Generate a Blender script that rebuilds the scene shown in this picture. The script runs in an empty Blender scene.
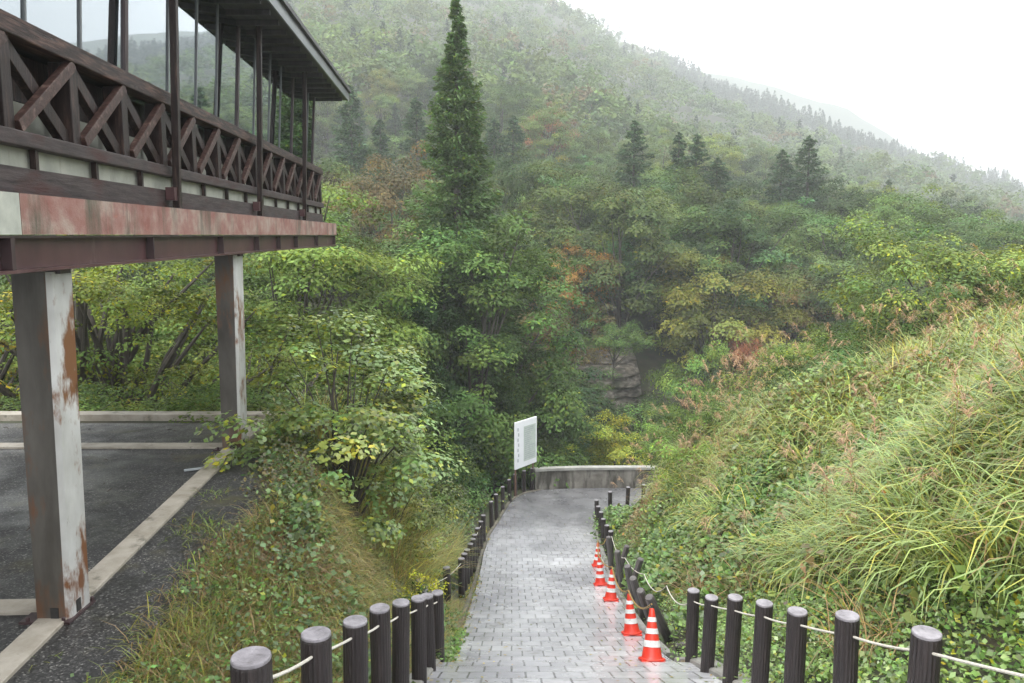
import bpy, math, numpy as np
from mathutils import Vector, Matrix
R = math.radians
sc = bpy.context.scene
COL = sc.collection
rng = np.random.default_rng(7)

# ------------------------------------------------------------------ materials
def newmat(name):
    m = bpy.data.materials.new(name); m.use_nodes = True
    nt = m.node_tree; nt.nodes.clear()
    out = nt.nodes.new('ShaderNodeOutputMaterial')
    return m, nt, out
def N(nt, t, **kw):
    n = nt.nodes.new(t)
    for k, v in kw.items():
        if k.startswith('i_'): n.inputs[k[2:].replace('_', ' ')].default_value = v
        else: setattr(n, k, v)
    return n
def L(nt, a, b): nt.links.new(a, b)
def ramp(nt, fac, stops):
    r = nt.nodes.new('ShaderNodeValToRGB'); e = r.color_ramp.elements
    while len(e) < len(stops): e.new(0.5)
    for i, (p, c) in enumerate(stops):
        e[i].position = p; e[i].color = (c[0], c[1], c[2], 1)
    L(nt, fac, r.inputs['Fac']); return r.outputs['Color']
def noise(nt, scale, stretch=(1, 1, 1), detail=5, rough=.6, dist=0.):
    tc = nt.nodes.new('ShaderNodeTexCoord'); mp = nt.nodes.new('ShaderNodeMapping')
    mp.inputs['Scale'].default_value = stretch
    L(nt, tc.outputs['Object'], mp.inputs['Vector'])
    n = nt.nodes.new('ShaderNodeTexNoise')
    n.inputs['Scale'].default_value = scale; n.inputs['Detail'].default_value = detail
    n.inputs['Roughness'].default_value = rough; n.inputs['Distortion'].default_value = dist
    L(nt, mp.outputs['Vector'], n.inputs['Vector'])
    return n.outputs['Fac']
def mixc(nt, fac, a, b, mode='MIX'):
    m = nt.nodes.new('ShaderNodeMix'); m.data_type = 'RGBA'; m.blend_type = mode
    for s, v in ((m.inputs['Factor'], fac), (m.inputs[6], a), (m.inputs[7], b)):
        if hasattr(v, 'is_linked'): L(nt, v, s)
        elif isinstance(v, (int, float)): s.default_value = v
        else: s.default_value = (*v, 1) if len(v) == 3 else v
    return m.outputs[2]
def surf(name, stops, scale=4, stretch=(1, 1, 1), rough=.6, bump=.2, bscale=None, second=None, metallic=0, rvar=.0, spec=.5):
    """noise ramp colour, optional second layer (colour, scale, stretch, lo, hi), bump"""
    m, nt, out = newmat(name)
    b = N(nt, 'ShaderNodeBsdfPrincipled')
    f = noise(nt, scale, stretch)
    c = ramp(nt, f, stops)
    if second:
        for (c2, s2, st2, lo, hi) in second:
            f2 = noise(nt, s2, st2, 6, .65)
            k = ramp(nt, f2, [(lo, (0, 0, 0)), (hi, (1, 1, 1))])
            c = mixc(nt, k, c, c2)
    L(nt, c, b.inputs['Base Color'])
    b.inputs['Roughness'].default_value = rough
    b.inputs['Metallic'].default_value = metallic
    b.inputs['Specular IOR Level'].default_value = .28 if 'wood' in name or 'board' in name else spec
    if rvar:
        rr = ramp(nt, noise(nt, scale * .7), [(.35, (rough - rvar,) * 3), (.65, (rough + rvar,) * 3)])
        L(nt, rr, b.inputs['Roughness'])
    if bump:
        bp = N(nt, 'ShaderNodeBump'); bp.inputs['Strength'].default_value = bump
        bp.inputs['Distance'].default_value = .02
        L(nt, noise(nt, bscale or scale * 2, stretch, 8, .7), bp.inputs['Height'])
        L(nt, bp.outputs['Normal'], b.inputs['Normal'])
    L(nt, b.outputs['BSDF'], out.inputs['Surface'])
    return m

M = {}
# leaves: face colour attribute times the colour of the object
def leafmat(name, transl=.30, rough=.55, spec=.14):
    m, nt, out = newmat(name)
    at = N(nt, 'ShaderNodeAttribute', attribute_name='leafcol')
    oi = N(nt, 'ShaderNodeObjectInfo')
    c = mixc(nt, 1., at.outputs['Color'], oi.outputs['Color'], 'MULTIPLY')
    b = N(nt, 'ShaderNodeBsdfPrincipled'); b.inputs['Roughness'].default_value = rough
    b.inputs['Specular IOR Level'].default_value = spec
    L(nt, c, b.inputs['Base Color'])
    t = N(nt, 'ShaderNodeBsdfTranslucent')
    c2 = mixc(nt, 1., c, (1.25, 1.15, .6), 'MULTIPLY')
    L(nt, c2, t.inputs['Color'])
    mx = N(nt, 'ShaderNodeMixShader'); mx.inputs[0].default_value = transl
    L(nt, b.outputs[0], mx.inputs[1]); L(nt, t.outputs[0], mx.inputs[2])
    L(nt, mx.outputs[0], out.inputs['Surface'])
    return m
M['leaf'] = leafmat('leaf')
M['wetleaf'] = leafmat('wet_leaf', .22, .34, .5)
M['blade'] = leafmat('wet_grass_blade', .3, .38, .45)
M['bark'] = surf('bark', [(.3, (.03, .025, .02)), (.7, (.10, .085, .07))], 6, (1, 1, .25), .8, .5)
M['wood'] = surf('dark_wet_wood', [(.32, (.012, .007, .006)), (.5, (.032, .018, .015)), (.68, (.125, .070, .054))], 4, (7, .5, 7), .5, .35, second=[((.13, .10, .085), 3, (1, 2, 5), .60, .78)])
M['woodv'] = surf('dark_post_wood', [(.3, (.010, .006, .0055)), (.55, (.024, .014, .012)), (.72, (.085, .05, .04))], 5, (6, 6, .6), .4, .3)
M['woodgrey'] = surf('weathered_board', [(.3, (.022, .016, .016)), (.7, (.075, .058, .056))], 4, (5, .6, 7), .55, .3, second=[((.05, .02, .018), 2, (1, 1, 3), .5, .7)])
M['brace'] = surf('brace_wood', [(.3, (.026, .013, .011)), (.55, (.062, .034, .028)), (.72, (.18, .12, .10))], 6, (3, 3, 3), .45, .3)
M['plaster'] = surf('cream_plaster', [(.3, (.26, .27, .23)), (.7, (.42, .42, .36))], 3, rough=.7, bump=.05, second=[((.2, .2, .16), 4, (1, 1, .3), .6, .8)])
M['fascia'] = surf('faded_red_concrete', [(.32, (.21, .075, .06)), (.5, (.27, .145, .12)), (.66, (.34, .26, .215))], 2.3, (1, 1.2, 1.6), .6, .25, 30,
                   second=[((.33, .13, .10), 3, (1, 1, 2), .62, .75), ((.07, .065, .042), 1.5, (2, 1.6, .35), .52, .68), ((.10, .05, .04), 5, (2, 2.5, .15), .58, .75)])
M['fasciapale'] = surf('pale_concrete_end', [(.3, (.30, .31, .27)), (.7, (.45, .46, .40))], 5, rough=.7, bump=.2, second=[((.08, .08, .06), 6, (1, 1, .3), .6, .75)])
M['steel'] = surf('maroon_painted_steel', [(.3, (.055, .025, .027)), (.7, (.10, .048, .048))], 3, (1, 1, .6), .35, .05, second=[((.22, .16, .16), 3, (1, 1, .3), .62, .8)])
M['steeldark'] = surf('dark_steel_edge', [(.3, (.03, .018, .02)), (.7, (.06, .035, .035))], 3, rough=.4, bump=.05)
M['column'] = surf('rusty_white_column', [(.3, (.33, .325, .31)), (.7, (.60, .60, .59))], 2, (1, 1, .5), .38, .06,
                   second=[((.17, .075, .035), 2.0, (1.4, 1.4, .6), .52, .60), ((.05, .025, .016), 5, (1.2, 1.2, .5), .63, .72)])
M['columndark'] = surf('shaded_grimy_column_side', [(.3, (.05, .043, .036)), (.7, (.15, .138, .122))], 2, (1, 1, .35), .42, .06,
                   second=[((.15, .07, .035), 1.8, (1.6, 1.2, .5), .50, .60), ((.045, .04, .03), 2.5, (1.2, 1.2, .2), .5, .75)])  # column paint darkened for the shaded faces and deck shadow, plus grime and rust
M['roof'] = surf('roof_fascia_metal', [(.3, (.10, .11, .115)), (.7, (.18, .19, .195))], 3, (1, .3, 1), .35, .05)
M['soffit'] = surf('dark_soffit', [(.3, (.03, .028, .028)), (.7, (.065, .06, .06))], 2, (8, 1, 1), .55, .2)
M['room'] = surf('dim_interior', [(.3, (.05, .05, .05)), (.7, (.08, .075, .07))], 2, rough=.7, bump=0)
M['concrete'] = surf('wet_concrete', [(.3, (.17, .165, .15)), (.7, (.32, .31, .29))], 3, rough=.5, bump=.3, bscale=25, second=[((.07, .075, .05), 2.5, (1, 1, 1), .55, .72)], rvar=.12)
M['strip'] = surf('concrete_strip', [(.3, (.25, .22, .17)), (.7, (.42, .38, .32))], 4, rough=.5, bump=.3, bscale=25, second=[((.09, .085, .06), 3.5, (1, 1, 1), .58, .7)])
M['wall'] = surf('stained_wall_concrete', [(.3, (.11, .10, .085)), (.7, (.27, .255, .225))], 2.2, rough=.6, bump=.3, bscale=18, second=[((.05, .045, .035), 1.8, (1.6, 1.6, .35), .45, .60)])
M['wallcap'] = surf('pale_wall_cap', [(.3, (.22, .22, .20)), (.7, (.42, .41, .38))], 3, rough=.4, bump=.2, bscale=20)
M['bollard'] = surf('black_brown_bollard', [(.3, (.011, .008, .008)), (.7, (.032, .023, .022))], 9, (5, 5, .5), .38, .5, second=[((.07, .055, .05), 6, (4, 4, .4), .62, .8)])
M['bollardtop'] = surf('grey_worn_top', [(.3, (.14, .13, .14)), (.7, (.30, .28, .30))], 14, rough=.4, bump=.4, second=[((.06, .05, .05), 18, (1, 3, 1), .6, .75)])
M['bollardold'] = surf('grey_worn_bollard', [(.3, (.05, .045, .045)), (.7, (.14, .125, .12))], 6, (5, 5, .5), .5, .5, second=[((.02, .017, .015), 3, (2, 2, .5), .5, .65)])
M['kerbdark'] = surf('mossy_kerb', [(.3, (.07, .062, .045)), (.7, (.16, .14, .11))], 5, rough=.7, bump=.4, second=[((.05, .06, .025), 3, (1, 1, 1), .5, .65)])
M['rope'] = surf('white_rope', [(.3, (.45, .42, .36)), (.7, (.66, .63, .55))], 60, rough=.8, bump=.3)
M['cone'] = surf('orange_cone_plastic', [(.3, (.52, .026, .014)), (.7, (.72, .05, .024))], 7, rough=.38, bump=.05, second=[((.20, .04, .03), 6, (1, 1, 1), .55, .75), ((.10, .05, .04), 14, (1, 1, .5), .62, .8)])
M['coneband'] = surf('white_reflective_band', [(.3, (.50, .50, .48)), (.7, (.76, .76, .76))], 10, rough=.4, bump=.02, second=[((.22, .20, .18), 12, (1, 1, .6), .6, .8)])
M['rubber'] = surf('black_rubber', [(.3, (.012, .012, .012)), (.7, (.035, .033, .03))], 10, rough=.5, bump=.1)
M['signwhite'] = surf('white_sign_board', [(.3, (.68, .70, .72)), (.7, (.80, .81, .83))], 1.5, rough=.3, bump=0)
M['signgrey'] = surf('grey_sign_print', [(.3, (.30, .33, .35)), (.7, (.42, .45, .46))], 9, rough=.4, bump=0)
M['signgreen'] = surf('pale_green_sign_print', [(.3, (.40, .47, .42)), (.7, (.52, .56, .52))], 9, rough=.4, bump=0)
M['rustpost'] = surf('rusty_sign_post', [(.3, (.07, .035, .025)), (.7, (.16, .09, .06))], 8, rough=.7, bump=.2)
M['rock'] = surf('pale_rock', [(.38, (.045, .040, .030)), (.52, (.11, .095, .074)), (.64, (.21, .185, .155))], 1.6, (1, 1, 3.5), .8, 1., 3, second=[((.05, .06, .03), .5, (1, 1, 1), .55, .7)])
M['ground'] = surf('leaf_litter_ground', [(.3, (.022, .022, .012)), (.5, (.045, .042, .022)), (.7, (.075, .06, .035))], 1.3, rough=.8, bump=.6, bscale=8, second=[((.035, .05, .018), .8, (1, 1, 1), .45, .6)])
M['mount'] = surf('forest_floor', [(.3, (.035, .055, .022)), (.7, (.07, .09, .04))], .06, rough=.9, bump=0)
M['stump'] = surf('dark_stump', [(.3, (.03, .022, .016)), (.7, (.09, .06, .045))], 7, (3, 3, .6), .7, .6)

def gravelmat():
    m, nt, out = newmat('wet_gravel_asphalt')
    b = N(nt, 'ShaderNodeBsdfPrincipled')
    tc = N(nt, 'ShaderNodeTexCoord')
    v = N(nt, 'ShaderNodeTexVoronoi'); v.inputs['Scale'].default_value = 64
    L(nt, tc.outputs['Object'], v.inputs['Vector'])
    sep = N(nt, 'ShaderNodeSeparateColor'); L(nt, v.outputs['Color'], sep.inputs[0])
    c = ramp(nt, sep.outputs[0], [(.0, (.014, .0135, .013)), (.6, (.040, .039, .038)), (.88, (.08, .078, .075)), (1., (.24, .235, .22))])
    big = ramp(nt, noise(nt, .7), [(.35, (.55, .55, .56)), (.7, (1.15, 1.12, 1.05))])
    c = mixc(nt, 1., c, big, 'MULTIPLY')
    moss = ramp(nt, noise(nt, 1.4, detail=8), [(.56, (0, 0, 0)), (.70, (1, 1, 1))])
    c = mixc(nt, moss, c, (.05, .045, .02))
    L(nt, c, b.inputs['Base Color'])
    rr = ramp(nt, noise(nt, 1.1), [(.4, (.35,) * 3), (.6, (.7,) * 3)]); L(nt, rr, b.inputs['Roughness'])
    bp = N(nt, 'ShaderNodeBump'); bp.inputs['Strength'].default_value = .6; bp.inputs['Distance'].default_value = .01
    L(nt, sep.outputs[1], bp.inputs['Height']); L(nt, bp.outputs['Normal'], b.inputs['Normal'])
    L(nt, b.outputs[0], out.inputs['Surface']); return m
M['gravel'] = gravelmat()

def pavemat():
    m, nt, out = newmat('wet_paving')
    b = N(nt, 'ShaderNodeBsdfPrincipled')
    uv = N(nt, 'ShaderNodeUVMap'); uv.uv_map = 'UVMap'
    br = N(nt, 'ShaderNodeTexBrick')
    br.offset = .5; br.inputs['Scale'].default_value = 1.
    br.inputs['Brick Width'].default_value = .30; br.inputs['Row Height'].default_value = .46
    br.inputs['Mortar Size'].default_value = .013; br.inputs['Mortar Smooth'].default_value = .3
    br.inputs['Color1'].default_value = (.43, .43, .45, 1); br.inputs['Color2'].default_value = (.55, .55, .57, 1)
    br.inputs['Mortar'].default_value = (.22, .22, .225, 1)
    # slightly wandering joints
    nw = N(nt, 'ShaderNodeTexNoise'); nw.inputs['Scale'].default_value = 2.2
    L(nt, uv.outputs[0], nw.inputs['Vector'])
    ma = N(nt, 'ShaderNodeVectorMath', operation='SCALE'); ma.inputs['Scale'].default_value = .012
    L(nt, nw.outputs['Color'], ma.inputs[0])
    ad = N(nt, 'ShaderNodeVectorMath', operation='ADD'); L(nt, uv.outputs[0], ad.inputs[0]); L(nt, ma.outputs[0], ad.inputs[1])
    L(nt, ad.outputs[0], br.inputs['Vector'])
    # v > 26 m: smooth old asphalt
    sx = N(nt, 'ShaderNodeSeparateXYZ'); L(nt, uv.outputs[0], sx.inputs[0])
    far = N(nt, 'ShaderNodeMapRange'); far.inputs['From Min'].default_value = 25.; far.inputs['From Max'].default_value = 31.
    L(nt, sx.outputs['Y'], far.inputs['Value'])
    asp = ramp(nt, noise(nt, 1.2, detail=8), [(.3, (.10, .10, .104)), (.7, (.19, .19, .195))])
    c = mixc(nt, far.outputs[0], br.outputs['Color'], asp)
    big = ramp(nt, noise(nt, .55, (1, .6, 1), 6), [(.3, (.62, .62, .64)), (.7, (1.12, 1.12, 1.1))])
    c = mixc(nt, 1., c, big, 'MULTIPLY')
    st = ramp(nt, noise(nt, 5, detail=8), [(.55, (1, 1, 1)), (.75, (.6, .58, .54))])
    c = mixc(nt, 1., c, st, 'MULTIPLY')
    L(nt, c, b.inputs['Base Color'])
    rr = ramp(nt, noise(nt, .8, detail=6), [(.35, (.12,) * 3), (.65, (.34,) * 3)]); L(nt, rr, b.inputs['Roughness'])
    b.inputs['Specular IOR Level'].default_value = .6
    bp = N(nt, 'ShaderNodeBump'); bp.inputs['Strength'].default_value = .35; bp.inputs['Distance'].default_value = .01
    hh = mixc(nt, .25, br.outputs['Color'], noise(nt, 30))
    L(nt, hh, bp.inputs['Height']); L(nt, bp.outputs['Normal'], b.inputs['Normal'])
    L(nt, b.outputs[0], out.inputs['Surface']); return m
M['paving'] = pavemat()

def glassmat():
    m, nt, out = newmat('reflective_window_glass')
    g = N(nt, 'ShaderNodeBsdfGlossy'); g.inputs['Roughness'].default_value = .02; g.inputs['Color'].default_value = (.74, .79, .82, 1)
    t = N(nt, 'ShaderNodeBsdfTransparent'); t.inputs['Color'].default_value = (.5, .52, .52, 1)
    lw = N(nt, 'ShaderNodeFresnel'); lw.inputs['IOR'].default_value = 1.5
    mr = N(nt, 'ShaderNodeMapRange'); mr.inputs['From Min'].default_value = .04; mr.inputs['From Max'].default_value = .3
    mr.inputs['To Min'].default_value = .55; mr.inputs['To Max'].default_value = .92
    L(nt, lw.outputs[0], mr.inputs['Value'])
    mx = N(nt, 'ShaderNodeMixShader'); L(nt, mr.outputs[0], mx.inputs[0]); L(nt, t.outputs[0], mx.inputs[1]); L(nt, g.outputs[0], mx.inputs[2])
    L(nt, mx.outputs[0], out.inputs['Surface']); return m
M['glass'] = glassmat()
def tigermat():
    m, nt, out = newmat('yellow_black_rope')
    b = N(nt, 'ShaderNodeBsdfPrincipled')
    tc = N(nt, 'ShaderNodeTexCoord'); w = N(nt, 'ShaderNodeTexWave'); w.wave_type = 'BANDS'; w.bands_direction = 'DIAGONAL'
    w.inputs['Scale'].default_value = 9; L(nt, tc.outputs['Object'], w.inputs['Vector'])
    L(nt, ramp(nt, w.outputs['Fac'], [(.5, (.02, .018, .015)), (.56, (.55, .33, .06))]), b.inputs['Base Color'])
    b.inputs['Roughness'].default_value = .6
    L(nt, b.outputs[0], out.inputs['Surface']); return m
M['tiger'] = tigermat()

# ------------------------------------------------------------------ objects
def props(o, label=None, cat=None, group=None, kind=None):
    if label: o['label'] = label
    if cat: o['category'] = cat
    if group: o['group'] = group
    if kind: o['kind'] = kind
    return o
def link(name, me, mat=None, parent=None, **kw):
    o = bpy.data.objects.new(name, me); COL.objects.link(o)
    if mat is not None and me is not None: me.materials.append(mat)
    if parent is not None: o.parent = parent
    return props(o, **kw)
def empty(name, loc=(0, 0, 0), rz=0, **kw):
    o = bpy.data.objects.new(name, None); COL.objects.link(o); o.location = loc; o.rotation_euler = (0, 0, rz)
    o.empty_display_size = .2
    return props(o, **kw)
def children(o): return [c for c in KIDS.get(o.name, [])]
def copy_tree(o, parent=None):
    c = o.copy(); COL.objects.link(c)
    if parent is not None: c.parent = parent
    for ch in o.children: copy_tree(ch, c)
    return c
def np_mesh(name, V, F, smooth=False, col=None):
    V = np.asarray(V, dtype=np.float32).reshape(-1, 3); F = np.asarray(F, dtype=np.int32)
    n, k = F.shape
    me = bpy.data.meshes.new(name)
    me.vertices.add(len(V)); me.vertices.foreach_set('co', V.ravel())
    me.loops.add(n * k); me.loops.foreach_set('vertex_index', F.ravel())
    me.polygons.add(n); me.polygons.foreach_set('loop_start', np.arange(0, n * k, k, dtype=np.int32))
    if smooth: me.polygons.foreach_set('use_smooth', np.ones(n, dtype=bool))
    if col is not None:
        a = me.attributes.new('leafcol', 'FLOAT_COLOR', 'FACE')
        c4 = np.ones((n, 4), dtype=np.float32); c4[:, :3] = col
        a.data.foreach_set('color', c4.ravel())
    me.update(calc_edges=True)
    return me
class MB:
    def __init__(s): s.v = []; s.f = []
    def box(s, c, h, ax=None):
        c = np.array(c, float); ax = np.eye(3) if ax is None else np.array(ax, float)
        b = len(s.v)
        for i in (-1, 1):
            for j in (-1, 1):
                for k in (-1, 1): s.v.append(tuple(c + ax[0] * i * h[0] + ax[1] * j * h[1] + ax[2] * k * h[2]))
        for f in ((0, 1, 3, 2), (4, 6, 7, 5), (0, 4, 5, 1), (2, 3, 7, 6), (0, 2, 6, 4), (1, 5, 7, 3)):
            s.f.append(tuple(b + q for q in f))
        return s
    def bar(s, a, b, w, d, side=(1, 0, 0)):
        """bar from a to b; d = size along 'side', w = size across"""
        a = np.array(a, float); b = np.array(b, float); t = b - a; l = np.linalg.norm(t); t /= l
        sd = np.array(side, float); sd -= t * (sd @ t); sd /= np.linalg.norm(sd); u = np.cross(t, sd)
        return s.box((a + b) / 2, (l / 2, d / 2, w / 2), (t, sd, u))
    def tube(s, pts, rad, n=8, cap=True):
        pts = [np.array(p, float) for p in pts]; m = len(pts)
        if np.isscalar(rad): rad = [rad] * m
        b = len(s.v); prev = None
        for i, p in enumerate(pts):
            t = pts[min(i + 1, m - 1)] - pts[max(i - 1, 0)]; t = t / (np.linalg.norm(t) + 1e-9)
            if prev is None:
                u = np.cross(t, (0, 0, 1.) if abs(t[2]) < .9 else (1., 0, 0))
            else: u = prev - t * (prev @ t)
            u /= np.linalg.norm(u); prev = u; w = np.cross(t, u)
            for k in range(n):
                a = 2 * math.pi * k / n
                s.v.append(tuple(p + rad[i] * (math.cos(a) * u + math.sin(a) * w)))
        for i in range(m - 1):
            for k in range(n):
                s.f.append((b + i * n + k, b + i * n + (k + 1) % n, b + (i + 1) * n + (k + 1) % n, b + (i + 1) * n + k))
        if cap:
            s.f.append(tuple(b + k for k in range(n))[::-1]); s.f.append(tuple(b + (m - 1) * n + k for k in range(n)))
        return s
    def lathe(s, prof, n=24, c=(0, 0, 0), flute=0):
        return s._l(prof, n, c, flute)
    def _l(s, prof, n, c, flute):
        b = len(s.v)
        for (r, z) in prof:
            for k in range(n):
                a = 2 * math.pi * k / n; rr = r * (1 - flute * (k % 2))
                s.v.append((c[0] + rr * math.cos(a), c[1] + rr * math.sin(a), c[2] + z))
        for i in range(len(prof) - 1):
            for k in range(n):
                s.f.append((b + i * n + k, b + i * n + (k + 1) % n, b + (i + 1) * n + (k + 1) % n, b + (i + 1) * n + k))
        s.f.append(tuple(b + k for k in range(n))[::-1]); s.f.append(tuple(b + (len(prof) - 1) * n + k for k in range(n)))
        return s
    def build(s, name, mat, parent=None, smooth=False, bevel=0, off=(0, 0, 0), **kw):
        me = bpy.data.meshes.new(name)
        me.from_pydata([(v[0] - off[0], v[1] - off[1], v[2] - off[2]) for v in s.v], [], s.f)
        if smooth:
            me.polygons.foreach_set('use_smooth', np.ones(len(me.polygons), dtype=bool))
        me.update()
        o = link(name, me, mat, parent, **kw)
        if smooth:
            try: me.set_sharp_from_angle(angle=R(40))
            except Exception: pass
        if bevel:
            b = o.modifiers.new('bevel', 'BEVEL'); b.width = bevel; b.segments = 2; b.limit_method = 'ANGLE'
        return o

# ------------------------------------------------------------------ terrain (eye height = z 0, camera at the origin looking along +Y)
PY = np.array([-8, .9, 3.77, 8.93, 9.6, 10.3, 12.9, 16, 19, 21.3, 24, 27, 31, 34, 60.])
PZ = np.array([-1.6, -1.6, -2.83, -5.03, -5.42, -5.74, -6.70, -7.67, -8.58, -9.15, -9.65, -9.95, -10.1, -10.2, -10.5])
def p(y): return np.interp(y, PY, PZ)
def XL(y): return np.interp(y, [-8, 23, 25, 26.5, 29, 30.2, 31.1, 31.7], [-.85, -.85, -.75, -.52, -.12, .3, .95, 3.])
def XR(y): return np.interp(y, [-8, 9.5, 12.9, 17, 21.3, 25, 26.8, 27.5, 28.3, 28.9, 30], [2.1, 2.1, 2.2, 2.35, 2.6, 2.75, 2.85, 3.25, 4.1, 5.6, 14.])
def sst(a, b, x):
    t = np.clip((x - a) / (b - a), 0, 1); return t * t * (3 - 2 * t)
def bump(x, y, s=1., seed=0.):
    return (np.sin(x * 1.3 / s + y * .7 / s + seed) + np.sin(-x * .8 / s + y * 1.9 / s + 1.3 + seed * 2) * .6 + np.sin(x * 2.9 / s + y * 2.3 / s + 4 + seed) * .35 + np.sin(x * 4.7 / s - y * 5.1 / s + seed * 3) * .2) / 2.15
SLAB = -3.37
# ridge elevation ratio (z / Y) against azimuth ratio X / Y
RA = np.array([-3, -1.2, -.7, -.3, 0., .07, .13, .235, .36, .46, .535, .64, .8, 1.2, 3])
RE = np.array([.10, .20, .28, .35, .290, .262, .222, .165, .125, .088, .063, .030, -.01, -.02, -.02])
YR = 750.
def far_h(x, y):
    yy = np.maximum(y, 1.); a = np.clip(x / yy, -3, 3)
    e = np.interp(a, RA, RE)
    top = e * YR
    z0 = np.interp(y, [33, 36, 46, 52, 57, 62, 70, 85, 110], [-13, -15, -19, -19, -11, -8, -5, -3, -2])
    tilt = np.clip(np.where(a > 0, -a * 2.3, -a), -1.5, .7)                 # left bank is higher
    z0 = z0 + tilt * np.interp(y, [50, 90, 110], [0, 5, 8])
    t = np.clip((y - 105) / (YR - 105), 0, 1.25)
    rise = np.where(t < 1, top * (t ** 1.05), top * (1 - (t - 1) * 2.2))
    z = z0 * (1 - sst(0, 1, t)) + rise
    z = z + bump(x, y, 16., 2.) * np.interp(y, [40, 80, 200, 500], [.3, 1.2, 4, 7]) + bump(x, y, 45., 5.) * np.interp(y, [60, 150, 400], [0, 4, 9])
    return z
def near_h(x, y):
    pz = p(y); xr = XR(y); xl = XL(y)
    r = np.maximum(0, x - xr - .30)
    k_ = sst(13, 18, y)
    rise = np.interp(r, [0, .5, 3.5, 8, 14, 40], [0, .28, 3.2, 5.2, 6.6, 10]) * (1 - k_) + np.interp(r, [0, .4, 1.4, 3.5, 8, 14, 40], [0, .3, 1.75, 4.1, 5.7, 6.8, 10]) * k_
    fade = 1 - sst(22.5, 27.3, y - .10 * np.maximum(0, x - 4))
    right = pz + rise * fade + bump(x, y, 1.1, 1.) * .12 * np.clip(r, 0, 1.2) + bump(x, y, 2.3, 4.) * .28 * np.clip(r - 1.2, 0, 1.2)
    # left
    S = np.where(y < 14.7, SLAB, SLAB - 7.5 * sst(14.7, 22, y) - 3 * sst(22, 33, y))
    xs = -3.537 - .0706 * y + np.interp(y, [0, 8, 10, 11.5, 13, 16], [1.85, 1.85, 1.5, .9, .5, .4])
    t = sst(0, 1, (xl - .45 - x) / (xl - .45 - xs))
    left = pz * (1 - t) + S * t + bump(x, y, .7, 3.) * .07 * np.sin(np.pi * np.clip(t, 0, 1)) + np.where((y > 16) & (x < -2), bump(x, y, 2, 1) * .3, 0)
    z = np.where(x > xr, right, np.where(x < xl, left, pz))
    on = sst(xl - .45, xl - .2, x) * (1 - sst(xr + .2, xr + .4, x))
    return z - .07 * on
def h(x, y):
    x = np.asarray(x, float); y = np.asarray(y, float)
    b = sst(32.2, 35.0, y)
    return near_h(x, np.minimum(y, 40)) * (1 - b) + far_h(x, y) * b

def axis(lo, hi, step, far, g=1.12):
    a = list(np.arange(lo, hi + 1e-6, step)); s = step
    up = []; v = a[-1]
    while v < far: s *= g; v += s; up.append(v)
    return a, up
a, up = axis(-16, 16, .4, 900); neg = [-v for v in up][::-1]
gx = np.array(neg + a + up)
b, up2 = axis(-7, 36, .4, 980, 1.07); gy = np.array(b + up2)
GX, GY = np.meshgrid(gx, gy); GZ = h(GX, GY)
nx, ny = len(gx), len(gy)
idx = np.arange(nx * ny).reshape(ny, nx)
Fq = np.stack([idx[:-1, :-1], idx[:-1, 1:], idx[1:, 1:], idx[1:, :-1]], -1).reshape(-1, 4)
me = np_mesh('ground', np.stack([GX, GY, GZ], -1), Fq, smooth=True)
link('ground', me, M['ground'], kind='structure')

# farther mountain fading into the cloud behind the ridge
fx = np.linspace(-300, 1700, 100); fy = np.linspace(1000, 1300, 30)
FX, FY = np.meshgrid(fx, fy)
cre = np.interp(FX / FY, [-.3, 0., .1, .2, .3, .4, .46, .55, .8, 1.5], [.25, .27, .25, .215, .19, .165, .13, .07, .03, .03]) * 1200
FZ = cre * np.clip(1 - np.abs(FY - 1200) / 260, -.2, 1) + bump(FX, FY, 40., 1.) * 6 - 10
idx = np.arange(FX.size).reshape(FX.shape)
link('mountain', np_mesh('mountain', np.stack([FX, FY, FZ], -1), np.stack([idx[:-1, :-1], idx[:-1, 1:], idx[1:, 1:], idx[1:, :-1]], -1).reshape(-1, 4), True), M['mount'], kind='structure')

# ------------------------------------------------------------------ path, kerbs, wall
left_e = [(-.85, y) for y in np.arange(-2.5, 23, .5)] + [(-.83, 23.6), (-.75, 25), (-.52, 26.5), (-.12, 29), (.3, 30.2), (.95, 31.1), (2, 31.6), (3.5, 31.9), (5.5, 32), (8, 31.9), (12, 31.5)]
def resample(pts, n):
    P = np.array(pts, float); d = np.r_[0, np.cumsum(np.linalg.norm(np.diff(P, axis=0), axis=1))]
    s = np.linspace(0, d[-1], n); return np.stack([np.interp(s, d, P[:, 0]), np.interp(s, d, P[:, 1])], -1)
right_e = [(XR(y), y) for y in np.arange(-2.5, 26.9, .5)] + [(3.2, 26.9), (3.6, 27.5), (4.5, 28.3), (6., 28.8), (9, 28.9), (12, 28.7)]
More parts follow.
